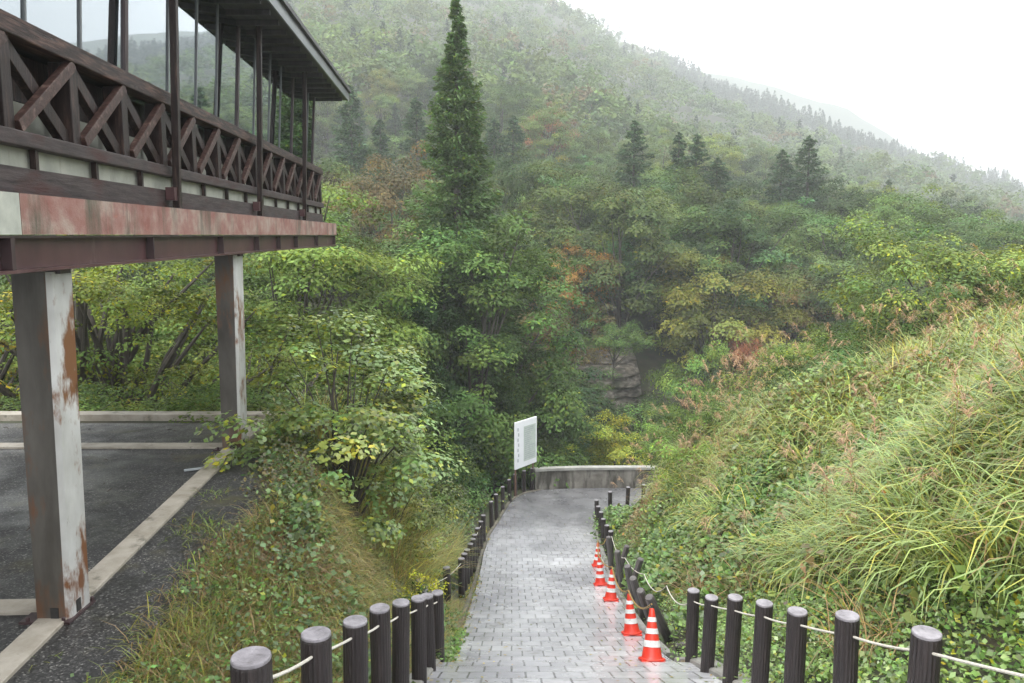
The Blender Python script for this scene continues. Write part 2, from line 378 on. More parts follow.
# match stations: straight part by y, then the bend
nA, nB = 66, 26
yb = 23.
LA = np.array([(XL(y), y) for y in np.linspace(-2.5, yb, nA)]); RAe = np.array([(XR(y), y) for y in np.linspace(-2.5, yb, nA)])
LB = resample([(-.85, yb), (-.75, 25), (-.52, 26.5), (-.12, 29), (.25, 30.1), (.9, 30.85), (2, 31.08), (3.5, 31.16), (5.5, 31.18), (8, 31.14), (12, 30.9)], nB)
RB = resample([(XR(yb), yb), (2.75, 25), (2.85, 26.8), (3.25, 27.5), (4.1, 28.3), (5.6, 28.9), (9, 29), (12, 28.8)], nB)
LE = np.vstack([LA, LB[1:]]); RE_ = np.vstack([RAe, RB[1:]])
K = 7; V = []; UV = []
s = 0
for i in range(len(LE)):
    if i: s += np.linalg.norm((LE[i] + RE_[i]) / 2 - (LE[i - 1] + RE_[i - 1]) / 2)
    for k in range(K):
        q = LE[i] * (1 - k / (K - 1)) + RE_[i] * k / (K - 1)
        V.append((q[0], q[1], p(q[1]))); UV.append((q[0] if i < nA else LE[i][0] + k / (K - 1) * 3.6, s))
n = len(LE); idx = np.arange(n * K).reshape(n, K)
Fp = np.stack([idx[:-1, :-1], idx[:-1, 1:], idx[1:, 1:], idx[1:, :-1]], -1).reshape(-1, 4)
me = np_mesh('path', V, Fp, True)
uvl = me.uv_layers.new(name='UVMap'); uva = np.array(UV, dtype=np.float32)[Fp.ravel()]; uvl.data.foreach_set('uv', uva.ravel())
link('path', me, M['paving'], kind='structure')

def kerb(name, pts, w, up, mat, down=.35, z=None, **kw):
    P = np.array(pts, float); n = len(P); t = np.gradient(P, axis=0); t /= np.linalg.norm(t, axis=1)[:, None]
    nr = np.stack([t[:, 1], -t[:, 0]], -1)
    V = []
    for i in range(n):
        z0 = p(P[i, 1]) if z is None else z[i]
        for (o, zz) in ((-w / 2, -down), (-w / 2, up - .02), (-w / 2 + .02, up), (w / 2 - .02, up), (w / 2, up - .02), (w / 2, -down)):
            q = P[i] + nr[i] * o; V.append((q[0], q[1], z0 + zz))
    F = []
    for i in range(n - 1):
        for k in range(5): F.append((i * 6 + k, i * 6 + k + 1, (i + 1) * 6 + k + 1, (i + 1) * 6 + k))
    m = MB(); m.v = V; m.f = F + [tuple(range(6)), tuple(range((n - 1) * 6, n * 6))[::-1]]
    return m.build(name, mat, smooth=False, **kw)
kerb('path_kerb', [(-.85 - .10, y) for y in np.arange(-2.5, 9.4, .35)], .2, .05, M['concrete'], kind='structure')
kerb('path_kerb', [(XL(y) - .08, y) for y in np.arange(9.7, 23, .5)] + [(LB[i][0] - .06, LB[i][1] + .03) for i in range(1, 12)], .10, .03, M['kerbdark'], kind='structure')
kerb('path_kerb', [(XR(y) + .13, y) for y in np.arange(-2.5, 10, .35)], .26, .06, M['concrete'], kind='structure')
kerb('path_kerb', [(XR(y) + .06, y) for y in np.arange(10.4, 26.8, .5)] + [(q[0] + .03, q[1] - .04) for q in RB[8:22]], .12, .05, M['concrete'], kind='structure')

# retaining wall at the bend
wl = resample([(.90, 31.05), (1.6, 31.2), (3., 31.32), (5.2, 31.35), (8, 31.3), (13, 31.)], 40)
wall = empty('concrete_wall', (1, 31.3, -10.1), label='low stained grey concrete wall with pale cap along the bend of the path', cat='wall')
def strip_wall(name, pts, w, z0, z1, mat, parent, joint=None):
    P = pts; n = len(P); t = np.gradient(P, axis=0); t /= np.linalg.norm(t, axis=1)[:, None]; nr = np.stack([t[:, 1], -t[:, 0]], -1)
    m = MB()
    for i in range(n):
        for (o, zz) in ((-w / 2, z0), (-w / 2, z1), (w / 2, z1), (w / 2, z0)):
            q = P[i] + nr[i] * o; m.v.append((q[0], q[1], zz))
    for i in range(n - 1):
        for k in range(4): m.f.append((i * 4 + k, i * 4 + (k + 1) % 4, (i + 1) * 4 + (k + 1) % 4, (i + 1) * 4 + k))
    m.f += [(0, 1, 2, 3), tuple(range(4 * n - 4, 4 * n))[::-1]]
    return m.build(name, mat, parent, off=parent.location)
strip_wall('wall_face', wl, .22, -13, -9.36, M['wall'], wall)
strip_wall('wall_cap', wl, .30, -9.358, -9.26, M['wallcap'], wall)
mm = MB()
for i in (14, 27):
    q = wl[i]; mm.box((q[0], q[1] - .112, -9.75), (.012, .012, .385))
mm.build('wall_joint', M['rubber'], wall, off=wall.location)

# ------------------------------------------------------------------ gravel yard under the building
def colX(y): return -3.537 - .0706 * y          # column line
V = []; n = 0
ys = np.arange(-6, 14.4, .4)
for y in ys:
    ed = colX(y) + np.interp(y, [5, 6, 8, 10, 11.5, 13], [.9, .95, 1.4, 1.3, .8, .4]) + .18 * math.sin(y * 2.1) + .14 * math.sin(y * 5.3 + 1)
    for k, xx in enumerate([-16, -12, -9, -7, -6, ed - 1., ed - .25, ed]):
        V.append((xx, y, SLAB + .03 - (.0 if k < 7 else .05)))
idx = np.arange(len(V)).reshape(len(ys), 8)
link('gravel_yard', np_mesh('gravel_yard', V, np.stack([idx[:-1, :-1], idx[:-1, 1:], idx[1:, 1:], idx[1:, :-1]], -1).reshape(-1, 4)), M['gravel'], kind='structure')
def strip(name, a, b, w, z, t, mat):
    m = MB(); a = np.array([*a, z]); b = np.array([*b, z]); m.bar(a, b, t, w, side=np.cross((b - a), (0, 0, 1.)))
    return m.build(name, mat, kind='structure', bevel=.008)
zt = SLAB + .03
strip('concrete_strip', (colX(3.5), 3.5), (colX(14.2), 14.2), .25, zt + .005, .06, M['strip'])
strip('concrete_strip', (colX(6.9) - .16, 6.85), (-16, 6.3), .26, zt + .003, .06, M['strip'])
strip('concrete_strip', (colX(12.3) - .16, 12.4), (-16, 12.4), .26, zt + .003, .06, M['strip'])
strip('kerb_strip', (-3.7, 14.45), (-16, 14.45), .30, zt - .06, .30, M['strip'])
rr = np.random.default_rng(3)
litter = MB()
for i in range(46):
    y = rr.uniform(6, 14); x = colX(y) - rr.uniform(.3, 5); a = rr.uniform(0, 3.14); l = rr.uniform(.03, .16)
    litter.tube([(x, y, zt + .012), (x + l * .5 * math.cos(a), y + l * .5 * math.sin(a), zt + .02), (x + l * math.cos(a + .3), y + l * math.sin(a + .3), zt + .012)], .006, 5)
litter.build('twig_litter', M['stump'], kind='stuff', label='twigs and dry stems scattered over the wet gravel yard', cat='litter')
o = MB().box((0, 0, 0), (.13, .028, .012)).build('wood_scrap', M['signgrey'], label='small pale grey scrap lying on the wet gravel beneath the building', cat='scrap', bevel=.004)
o.location = (-4.55, 11.1, zt + .02); o.rotation_euler = (0, 0, .5)

# ------------------------------------------------------------------ building
B0 = empty('restaurant_building', (colX(12.35), 12.35, SLAB), label='dark timber building with glazed veranda and crossed braces on tall steel columns', cat='building')
OFF = tuple(B0.location)
dirv = np.array([-.0706, 1, 0]); dirv /= np.linalg.norm(dirv); nor = np.array([dirv[1], -dirv[0], 0])   # outward (+X)
def P3(b, y, z, out=0.):     # point on the plane X = -b - .0706 y
    return np.array([-b - .0706 * y + out, y, z])
def lbar(mb, b, y0, y1, z0, z1, d):    # long horizontal bar, outer face on plane b, depth d inwards
    return mb.bar(P3(b + d / 2, y0, (z0 + z1) / 2), P3(b + d / 2, y1, (z0 + z1) / 2), z1 - z0, d, side=nor)
def part(mb, name, mat, parent=B0, **kw): return mb.build(name, mat, parent, off=OFF, **kw)
Y0, Y1 = -3., 21.4
# floor slab body
mb = MB(); mb.bar(P3(3.24 + 2.6, Y0, .12), P3(3.24 + 2.6, Y1 - .1, .12), .22, 5.1, side=nor); part(mb, 'floor_slab', M['steeldark'])
part(lbar(MB(), 3.14, 5.86, Y1, .003, .30, .10), 'fascia_band', M['fascia'])
part(lbar(MB(), 3.14, Y0, 5.85, .003, .30, .10), 'fascia_band', M['fasciapale'], label='pale grey-green end of the fascia band')
st = MB(); st.bar(P3(8.2, Y1 - .05, .15), P3(3.25, Y1 - .05, .15), .29, .1, side=dirv); part(st, 'fascia_band', M['fascia'])
# steel beam: web and flanges
beam = part(lbar(MB(), 3.24, Y0, Y1 - .05, -.25, -.02, .03), 'steel_beam', M['steel'])
part(lbar(MB(), 3.155, Y0, Y1 - .03, -.022, -.002, .2), 'beam_flange', M['steeldark'], beam)
part(lbar(MB(), 3.15, Y0, Y1 - .03, -.275, -.252, .22), 'beam_flange', M['steel'], beam)
for y in (5.75, 8.45, 11.0, 13.0, 14.6, 16.2, 18.6, 21.3):
    part(MB().bar(P3(3.195, y, -.25), P3(3.195, y, -.024), .03 if y != 5.75 else .05, .075, side=nor), 'stiffener', M['steeldark'], beam)
sb = MB(); sb.bar(P3(8.2, Y1 - .1, -.14), P3(3.3, Y1 - .1, -.14), .24, .04, side=dirv); part(sb, 'steel_beam', M['steel'])
for yb_ in (6.75, 12.35):
    part(MB().bar(P3(8.35, yb_, -.17), P3(3.28, yb_, -.17), .3, .16, side=dirv), 'cross_beam', M['steeldark'])
# tapered columns
def column(bx, y, parent=B0):
    X = -bx - .0706 * y
    m = MB(); w = .235; dt, db = .245, .205
    zb, ztp = SLAB + .045, -.30
    # shape: left edge upright, right edge tapering inwards towards the base
    def ring(z, wx):
        x1 = X + .165 + (wx - .285) * 1.5; x0 = x1 - wx
        return [(x0, y - .17, z), (x1 - .035, y - .17, z), (x1, y - .13, z), (x1, y + .17, z), (x0, y + .17, z)]
    m.v = ring(zb, .285) + ring(ztp, .32)
    m.f = [(0, 1, 6, 5), (1, 2, 7, 6), (2, 3, 8, 7), (3, 4, 9, 8), (4, 0, 5, 9), (4, 3, 2, 1, 0), (5, 6, 7, 8, 9)]
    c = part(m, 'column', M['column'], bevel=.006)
    c.data.materials.append(M['columndark']); c.data.polygons[0].material_index = 1  # shade painted on by face: all but the right side get the darker copy
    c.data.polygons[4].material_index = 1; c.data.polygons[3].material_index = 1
    part(MB().box((X - .03, y, SLAB + .04), (.22, .22, .012)), 'base_plate', M['steeldark'], c)
    part(MB().box((X + .04, y - .1735, SLAB + .11), (.035, .003, .05)), 'drain_hole', M['rubber'], c)
    part(MB().box((X + .1685, y - .02, SLAB + .12), (.003, .035, .055)), 'drain_hole', M['rubber'], c)
    for (ax, ay) in ((-.15, -.2), (.16, -.2), (.2, .2)):
        part(MB().lathe([(.018, 0), (.018, .035), (.012, .04)], 6, (X - .03 + ax, y + ay, SLAB + .05)), 'anchor_bolt', M['steeldark'], c)
    return c
column(3.537, 6.75); column(3.537, 12.35); column(8.2, 6.75); column(8.2, 12.35)
# boards and balustrade
bw = 3.4; YE = 20.6
part(lbar(MB(), 3.36, Y0, YE, .305, .52, .08), 'wall_board', M['woodgrey'])
part(lbar(MB(), 3.44, Y0, YE, .515, .69, .06), 'plaster_strip', M['plaster'])
for y in np.arange(4.4, 20.4, 1.1):
    part(MB().bar(P3(3.395, y, .522), P3(3.395, y, .678), .05, .05, side=nor), 'board_batten', M['woodv'])
part(MB().bar(P3(8.2, YE + .05, .72), P3(3.40, YE + .05, .72), .82, .06, side=dirv), 'wall_board', M['wood'])
bal = part(lbar(MB(), 3.64, Y0, YE - .1, .80, 1.10, .05), 'balustrade', M['plaster'])
part(lbar(MB(), 3.632, Y0, YE - .1, 1.103, 1.50, .06), 'back_board', M['woodv'], bal)
part(lbar(MB(), 3.33, Y0, YE + .05, .68, .80, .24), 'bottom_rail', M['woodgrey'], bal, bevel=.01)
part(lbar(MB(), 3.33, Y0, YE + .05, 1.50, 1.625, .20), 'handrail', M['wood'], bal, bevel=.012)
part(lbar(MB(), 3.355, Y0, YE + .05, 1.629, 1.668, .10), 'handrail_moulding', M['wood'], bal, bevel=.008)
part(lbar(MB(), 3.46, Y0, YE + .05, 1.632, 1.66, .30), 'window_sill', M['roof'], bal)
k = 0; y = 6.24 - 1.1 * 3
posts = []
while y < YE: posts.append(y); y += 1.1
for y in posts:
    part(MB().bar(P3(3.465, y, .802), P3(3.465, y, 1.498), .15, .18, side=nor), 'rail_post', M['woodv'], bal, bevel=.006)
for y in posts[:-1]:
    part(MB().bar(P3(3.375, y + .10, .83), P3(3.375, y + 1.08, 1.49), .10, .07, side=nor), 'brace', M['brace'], bal, bevel=.006)
    part(MB().bar(P3(3.455, y + .08, 1.47), P3(3.455, y + 1.02, .83), .13, .08, side=nor), 'brace', M['woodv'], bal, bevel=.006)
# outer posts running up to the eave
for y in (5.5, 9.56, 13.6, 17.6):
    vp = part(MB().bar(P3(3.27, y, .32), P3(3.16, y, 3.45), .085, .08, side=nor), 'veranda_post', M['woodv'], bevel=.006)
    part(MB().bar(P3(3.30, y - .08, .40), P3(3.30, y - .08, .55), .12, .10, side=nor), 'post_bracket', M['steel'], vp)
# glazing: mullions and panes leaning slightly outwards at the top
gl0, gl1 = 1.66, 3.42
lean = .112
def G(y, z, o=0.): return P3(3.58 - lean * (z - gl0) / (gl1 - gl0) - o, y, z)
mul = [(-2., 1), (.1, 0), (2.2, 0), (4.4, 1), (5.6, 0), (6.95, 0), (7.95, 0), (9.0, 1), (10.3, 0), (11.4, 0), (12.35, 0), (13.5, 1), (14.6, 0), (15.75, 0), (16.7, 0), (17.9, 1), (19.7, 0), (20.5, 1)]
for i, (y, T) in enumerate(mul):
    w = .085 if T else .03
    mo = MB().bar(G(y, gl0 + .004), G(y, gl1), w, .05 if T else .035, side=nor)
    part(mo, 'mullion', M['steeldark'] if T else M['roof'])
    if i:
        yp, Tp = mul[i - 1]; a_ = yp + (.057 if Tp else .02); b_ = y - (w / 2 + .003)
        m = MB(); t = .008
        c4 = [G(a_, gl0 + .005), G(b_, gl0 + .005), G(b_, gl1 - .02), G(a_, gl1 - .02)]
        m.v = [tuple(q) for q in c4] + [tuple(q - nor * t) for q in c4]
        m.f = [(0, 1, 2, 3), (7, 6, 5, 4), (0, 4, 5, 1), (1, 5, 6, 2), (2, 6, 7, 3), (3, 7, 4, 0)]
        part(m, 'window_pane', M['glass'])
# gable-end glazing
for k in range(5):
    xa = 3.62 + .95 * k
    part(MB().bar(P3(xa + .9, YE - .05, 2.53), P3(xa + .06, YE - .05, 2.53), 1.74, .012, side=dirv), 'window_pane', M['glass'])
    part(MB().bar(P3(xa + .97, YE - .05, 1.66), P3(xa + .97, YE - .05, 3.42), .10, .08, side=nor), 'mullion', M['steeldark'])
# room behind
part(MB().bar(P3(8.4, Y0, 2.), P3(8.4, YE, 2.), 3.4, .1, side=nor), 'inner_wall', M['room'])
part(MB().bar(P3(6.0, Y0, .75), P3(6.0, YE - .1, .75), .1, 4.6, side=nor), 'room_floor', M['room'])
# roof
m = MB()
rb = 2.72; r1 = 21.15
pts = [(rb, 3.42), (rb, 3.66), (5.85, 4.5), (9.0, 3.66), (9.0, 3.42), (5.85, 3.45)]
m = MB(); m.v = [tuple(P3(b_, Y0, z_)) for b_, z_ in pts] + [tuple(P3(b_, r1, z_)) for b_, z_ in pts]
m.f = [tuple(range(6))[::-1], tuple(range(6, 12))] + [(i, (i + 1) % 6, (i + 1) % 6 + 6, i + 6) for i in range(6)]
rf = part(m, 'roof', M['soffit'])
part(lbar(MB(), rb - .03, Y0, r1 + .03, 3.40, 3.60, .028), 'eave_fascia', M['roof'], rf)
part(lbar(MB(), rb - .09, Y0, r1 + .06, 3.603, 3.68, .12), 'eave_gutter', M['soffit'], rf)
for y in np.arange(.6, 21, .61):
    part(MB().bar(P3(3.50, y, 3.375), P3(2.80, y, 3.375), .08, .05, side=dirv), 'rafter', M['soffit'], rf)

# ------------------------------------------------------------------ bollards
def make_bollard():
    r = empty('bollard')
    MB().lathe([(.074, -.3), (.074, .0), (.074, .855), (.071, .866)], 40, flute=.05).build('bollard_shaft', M['bollard'], r, smooth=False)
    MB().lathe([(.0705, .864), (.0722, .868), (.0715, .878), (.068, .882)], 28).build('bollard_top', M['bollardtop'], r)
    return r
bproto = make_bollard(); used = [False]
ordn = ['nearest', 'second nearest', 'third nearest', 'fourth nearest', 'fifth nearest', 'sixth nearest', 'seventh nearest', 'eighth nearest', 'ninth nearest', 'tenth nearest', 'eleventh nearest', 'twelfth nearest', 'thirteenth nearest', 'fourteenth nearest', 'fifteenth nearest', 'sixteenth nearest', 'seventeenth nearest', 'eighteenth nearest', 'nineteenth nearest', 'twentieth nearest', 'twenty-first nearest', 'twenty-second nearest', 'twenty-third nearest', 'twenty-fourth nearest', 'twenty-fifth nearest', 'twenty-sixth nearest', 'twenty-seventh nearest', 'twenty-eighth nearest', 'second farthest', 'farthest', 'last']
def bollard(x, y, label, group, rot=(0, 0, 0), z=None, sc_=1.):
    o = bproto if not used[0] else copy_tree(bproto); used[0] = True
    o.location = (x, y, (p(y) if z is None else z)); o.rotation_euler = (rng.normal(0, .017), rng.normal(0, .017), rng.uniform(0, 6))
    o.scale = (sc_, sc_, rng.uniform(.975, 1.02))
    props(o, label, 'bollard', group); return o
gR = 'bollards along the right of the path'; gL = 'bollards along the left of the path'
rightB = [(2.07 if k < 6 else 2.1, 3.77 + .86 * k) for k in range(7)]
rightTop = []
for k, (x, y) in enumerate([(2.06, .33 + .86 * j) for j in range(0, 4)] ): pass
for k, (x, y) in enumerate(rightB):
    bollard(x + (.0 if k < 3 else .03), y, ordn[k] + ' upright bollard of the row on the right, black-brown with pale grey top', gR, sc_=.97)
    rightTop.append((x + (.0 if k < 3 else .03), y))
leftB = [(-.95, 2.74), (-.95, 3.62), (-.95, 4.52), (-.95, 5.45), (-.95, 6.36), (-.90, 7.26), (-.90, 8.15), (-.88, 9.0), (-1.24, 10.3), (-1.32, 11.9), (-1.62, 13.4), (-1.28, 15.2)]
y = 16.8; x = -1.10
while y < 25.3:
    leftB.append((float(np.interp(y, [16, 19, 22, 25.5], [-1.12, -1.10, -1.02, -.85])), y)); y += .95
for q in [(-.70, 26.3), (-.55, 27.3), (-.34, 28.3), (-.08, 29.3), (.14, 30.05), (.48, 30.6), (.80, 30.9)]: leftB.append(q)
for k, (x, y) in enumerate(leftB):
    bollard(x, y, ordn[k] + ' bollard of the row on the left, black-brown with grey top', gL, z=p(y) - (.04 if 9 < y < 16 else 0))
# far right cluster by the bend
gF = 'upright bollards at the bend of the path'
cl = [(2.72, 21.9), (2.72, 22.9), (2.72, 23.9), (2.74, 24.8), (2.76, 25.7), (2.82, 26.6), (3.4, 27.65), (4.1, 28.25), (4.75, 28.6)]
for k, (x, y) in enumerate(cl):
    bollard(x + .12, y, ordn[k] + ' of the upright dark bollards standing where the path bends right', gF)
# leaning worn posts
gW = 'leaning worn posts beside the cones'
def make_worn():
    r = empty('leaning_post')
    MB().lathe([(.075, -.3), (.075, .0), (.072, .95), (.062, .975), (.02, .98)], 20, flute=.04).build('post_shaft', M['bollardold'], r)
    return r
wp = make_worn()
LEAN = [(2.50, 10.5, (R(58), R(-28), R(40)), 'thick broken post stub lying beside the farthest upright right bollard'),
        (2.46, 11.9, (R(20), R(-24), 0), 'grey worn post leaning left, nearest of the leaning posts'),
        (2.44, 13.0, (R(22), R(-20), 0), 'grey worn post leaning left, second nearest of the leaning posts'),
        (2.46, 14.1, (R(18), R(-17), 0), 'grey worn post leaning left, third nearest of the leaning posts'),
        (2.48, 15.3, (R(12), R(-12), 0), 'grey worn post leaning left, fourth nearest of the leaning posts'),
        (2.52, 16.5, (R(10), R(14), 0), 'grey worn post leaning right, fifth nearest of the leaning posts'),
        (2.58, 17.8, (R(8), R(-9), 0), 'grey worn post leaning left, sixth nearest of the leaning posts'),
        (2.62, 19.1, (R(7), R(14), 0), 'grey worn post leaning right beside the farthest cones'),
        (2.66, 20.4, (R(4), R(-6), 0), 'worn post nearly upright just before the bollards of the bend')]
for k, (x, y, rot, lab) in enumerate(LEAN):
    o = wp if k == 0 else copy_tree(wp)
    o.location = (x, y, p(y) + (.12 if k < 1 else .03)); o.rotation_euler = rot; props(o, lab, 'post', gW)
# ropes
def rope(name, pts, r, mat, label, sag=.05, cat='rope', seg=6):
    out = []
    for i in range(len(pts) - 1):
        a_, b_ = np.array(pts[i], float), np.array(pts[i + 1], float)
        for k in range(seg):
            t = k / seg; q = a_ * (1 - t) + b_ * t; q[2] -= sag * 4 * t * (1 - t) * (1 + .4 * math.sin(i * 2.3)); out.append(q)
    out.append(np.array(pts[-1], float))
    MB().tube(out, r, 6).build(name, mat, smooth=True, label=label, cat=cat)
rope('guard_rope', [(2.07, 2.0, p(2.0) + .75)] + [(x, y, p(y) + .76) for x, y in rightTop], .0075, M['rope'], 'thin white rope strung through the upright bollards on the right', .012)
rope('guard_rope', [(rightTop[-1][0], rightTop[-1][1], p(rightTop[-1][1]) + .76), (2.62, 12.9, p(12.9) + .80), (2.60, 15.0, p(15) + .74), (2.66, 18., p(18) + .74), (2.84, 21.9, p(21.9) + .76)], .009, M['rope'], 'pale rope sagging from the upright bollard down past the leaning posts', .16, seg=10)
rope('guard_rope', [(-.95, 1.9, p(1.9) + .76)] + [(x, y, p(y) + (.66 if 9 < y < 16 else .76)) for x, y in leftB[:20]], .0075, M['rope'], 'thin white rope strung through the bollards on the left', .012)

# ------------------------------------------------------------------ cones
def make_cone():
    r = empty('traffic_cone')
    r0, r1_, H = .145, .032, .70
    def rad(z): return r0 + (r1_ - r0) * (z - .03) / (H - .03)
    m = MB(); m.box((0, 0, .015), (.165, .165, .014)); m.build('cone_base', M['cone'], r, bevel=.012)
    m = MB(); m.lathe([(.165, .027), (.152, .045), (rad(.08), .08), (rad(.3), .3), (rad(.5), .5), (rad(.68), .68), (.028, .70), (.012, .703)], 28); m.build('cone_body', M['cone'], r, smooth=True)
    for (a_, b_) in ((.20, .285), (.37, .44), (.525, .585)):
        MB().lathe([(rad(a_) + .001, a_), (rad(a_) + .005, a_ + .002), (rad(b_) + .005, b_ - .002), (rad(b_) + .001, b_)], 28).build('reflective_band', M['coneband'], r, smooth=True)
    m = MB(); pts = [(.168 * math.cos(t) , .168 * math.sin(t), .040) for t in np.linspace(0, 2 * math.pi, 25)]
    m.tube(pts, .02, 8); m.build('cone_weight', M['cone'], r, smooth=True)
    m = MB(); m.tube([(0, 0, .69), (0, 0, .735)], [.02, .017], 10).build('rope_ring', M['rubber'], r)
    return r
cones = [(1.78, 9.55, .05, 'nearest'), (1.97, 12.4, -.05, 'second nearest'), (2.10, 16.15, .06, 'third nearest, middle'), (2.14, 18.4, -.04, 'fourth nearest'), (2.38, 21.2, .02, 'farthest')]
cp = make_cone(); ctop = []
for k, (x, y, tl, nm) in enumerate(cones):
    o = cp if k == 0 else copy_tree(cp); s_ = math.atan(-(p(y + .2) - p(y - .2)) / .4)
    o.location = (x, y, p(y) + .004); o.rotation_euler = (-s_ * .8, tl, 0); o.scale = (.93, .93, .93)
    props(o, nm + ' of the five orange traffic cones with white bands on the path', 'traffic cone', 'orange cones along the right side of the path')
    ctop.append((x + .70 * math.sin(tl), y - .7 * math.sin(s_) * 0 + .69 * math.sin(-s_) * -1 * 0 + 0, p(y) + .68))
def ctopf(x, y, tl):
    s_ = math.atan(-(p(y + .2) - p(y - .2)) / .4); return (x + .7 * math.sin(tl), y + .7 * math.sin(s_), p(y) + .7 * math.cos(s_))
ct = [ctopf(x, y, tl) for x, y, tl, _ in cones]
rope('hazard_rope', ct + [(2.84, 23, p(23) + .5)], .014, M['tiger'], 'yellow and black hazard rope linking the tops of the traffic cones', .16, seg=10)

# ------------------------------------------------------------------ sign board
sg = empty('sign_board', (.5, 28.5, -10), label='white information board on rusty posts beside the left bollards near the bend', cat='sign')
so = tuple(sg.location)
a_ = np.array([.10, 28.0, 0]); b_ = np.array([.90, 29.05, 0]); sd = (b_ - a_); wlen = np.linalg.norm(sd); sd /= wlen; sn = np.array([sd[1], -sd[0], 0])
c = (a_ + b_) / 2
MB().box(c + np.array([0, 0, -7.53]), (wlen / 2, .03, .87), (sd, sn, (0, 0, 1))).build('board', M['signwhite'], sg, off=so, bevel=.01)
def plate(u0, u1, z0, z1, mat, name, d=.033):
    cc = a_ + sd * (u0 + u1) / 2 + sn * d; MB().box((cc[0], cc[1], (z0 + z1) / 2), ((u1 - u0) / 2, .002, (z1 - z0) / 2), (sd, sn, (0, 0, 1))).build(name, mat, sg, off=so)
plate(.50, 1.24, -8.2, -6.9, M['signgreen'], 'map_panel')
m = MB(); rr = np.random.default_rng(5)
for i in range(16):
    z_ = -6.98 - i * .075; l_ = rr.uniform(.3, .62)
    cc = a_ + sd * (.56 + l_ / 2) + sn * .037; m.box((cc[0], cc[1], z_), (l_ / 2, .0015, .015), (sd, sn, (0, 0, 1)))
m.build('printed_lines', M['signgrey'], sg, off=so)
m = MB()
for i in range(7):
    cc = a_ + sd * (.15 + .04 * (i % 2)) + sn * .034; m.box((cc[0], cc[1], -6.95 - i * .19), (.03, .0015, .06), (sd, sn, (0, 0, 1)))
m.build('printed_title', M['signgrey'], sg, off=so)
for u in (.12, wlen - .12):
    q = a_ + sd * u - sn * .06; MB().tube([(q[0], q[1], -10.4), (q[0], q[1], -6.8)], .035, 10).build('sign_post', M['rustpost'], sg, smooth=True, off=so)

sg.location = tuple(v * 1.066 for v in so); sg.scale = (1.066,) * 3
# ------------------------------------------------------------------ foliage generators
def norm(a): return a / (np.linalg.norm(a, axis=-1, keepdims=True) + 1e-9)
def kites(Pc, T, Nn, Ln, Wd, col, bend=.0):
    """leaf quads: centre Pc, direction T, normal-ish Nn"""
    T = norm(T); B = norm(np.cross(Nn, T)); Ln = np.asarray(Ln)[:, None] if np.ndim(Ln) else Ln; Wd = np.asarray(Wd)[:, None] if np.ndim(Wd) else Wd
    base = Pc - T * Ln * .5; tip = Pc + T * Ln * .5; mid = Pc - T * Ln * .08
    if bend: tip = tip + np.array([0, 0, -1.]) * Ln * bend
    V = np.stack([base, mid + B * Wd * .5, tip, mid - B * Wd * .5], 1).reshape(-1, 3)
    n = len(Pc); F = np.arange(4 * n).reshape(n, 4)
    return V, F, col
def leafcols(n, base, var, rg, yellow=0., ycol=(1.7, 1.32, .55)):
    b_ = np.array(base, float)[None] * (1 + rg.normal(0, var, (n, 1))).clip(.35, 2.2)
    b_ = b_ * (1 + rg.normal(0, var * .3, (n, 3)))
    if yellow:
        k = rg.random(n) < yellow; b_[k] = b_[k] * np.array(ycol)
    return b_.clip(.002, 3)
def crown(seed, rx, rz, cz, nclump, per, size, cr=.28, low=-.75, flat=.55, lob=.25, yellow=.03, fill=.45, thin=.5):
    rg = np.random.default_rng(seed)
    d = norm(rg.normal(size=(nclump * 2, 3))); d = d[d[:, 2] > low][:nclump]; n = len(d)
    ph = rg.uniform(0, 6, 6)
    lobes = 1 + lob * (np.sin(d[:, 0] * 3.1 + ph[0]) * np.sin(d[:, 1] * 2.7 + ph[1]) + .6 * np.sin(d[:, 2] * 4 + ph[2] + d[:, 0] * 2))
    rad = (fill + (1 - fill) * rg.random(n) ** .45) * lobes
    C = d * rad[:, None] * np.array([rx, rx, rz]); C[:, 2] += cz
    cs = cr * rx * rg.uniform(.55, 1.35, n)
    m = (per * (cs / (cr * rx)) ** 2).astype(int).clip(4)
    ci = np.repeat(np.arange(n), m); k = len(ci)
    u = rg.normal(size=(k, 3)); u[:, 2] = np.where(rg.random(k) < .82, np.abs(u[:, 2]), u[:, 2]); u = norm(u); rr_ = rg.random(k) ** .30
    rr_ = rr_ * (1 + .22 * np.sin(u[:, 0] * 5 + ci) * np.sin(u[:, 1] * 6 + ci * 2.))
    off = u * rr_[:, None] * cs[ci][:, None] * np.array([1, 1, flat])
    off[:, 2] -= (off[:, 0] ** 2 + off[:, 1] ** 2) / (cs[ci] + 1e-6) * .30
    Pc = C[ci] + off
    out = norm(u * np.array([1, 1, 1.3]) + .45 * d[ci]); Nn = norm(np.array([0, 0, 1.]) * .45 + out * 1.0 + rg.normal(0, .28, (k, 3)))
    T = norm(np.cross(Nn, rg.normal(size=(k, 3))) + np.array([0, 0, -.35]) + out * .4)
    Ln = size * rg.uniform(.7, 1.35, k)
    cl = (1 + rg.normal(0, .34, n)).clip(.38, 1.65)[ci][:, None] * leafcols(k, (1, 1, 1), .14, rg, yellow)
    warm = rg.normal(0, .08, n)[ci]; cl[:, 0] *= 1 + warm; cl[:, 2] *= 1 - warm
    V, F, c_ = kites(Pc, T, Nn, Ln, Ln * thin, cl)
    return V, F, c_, C
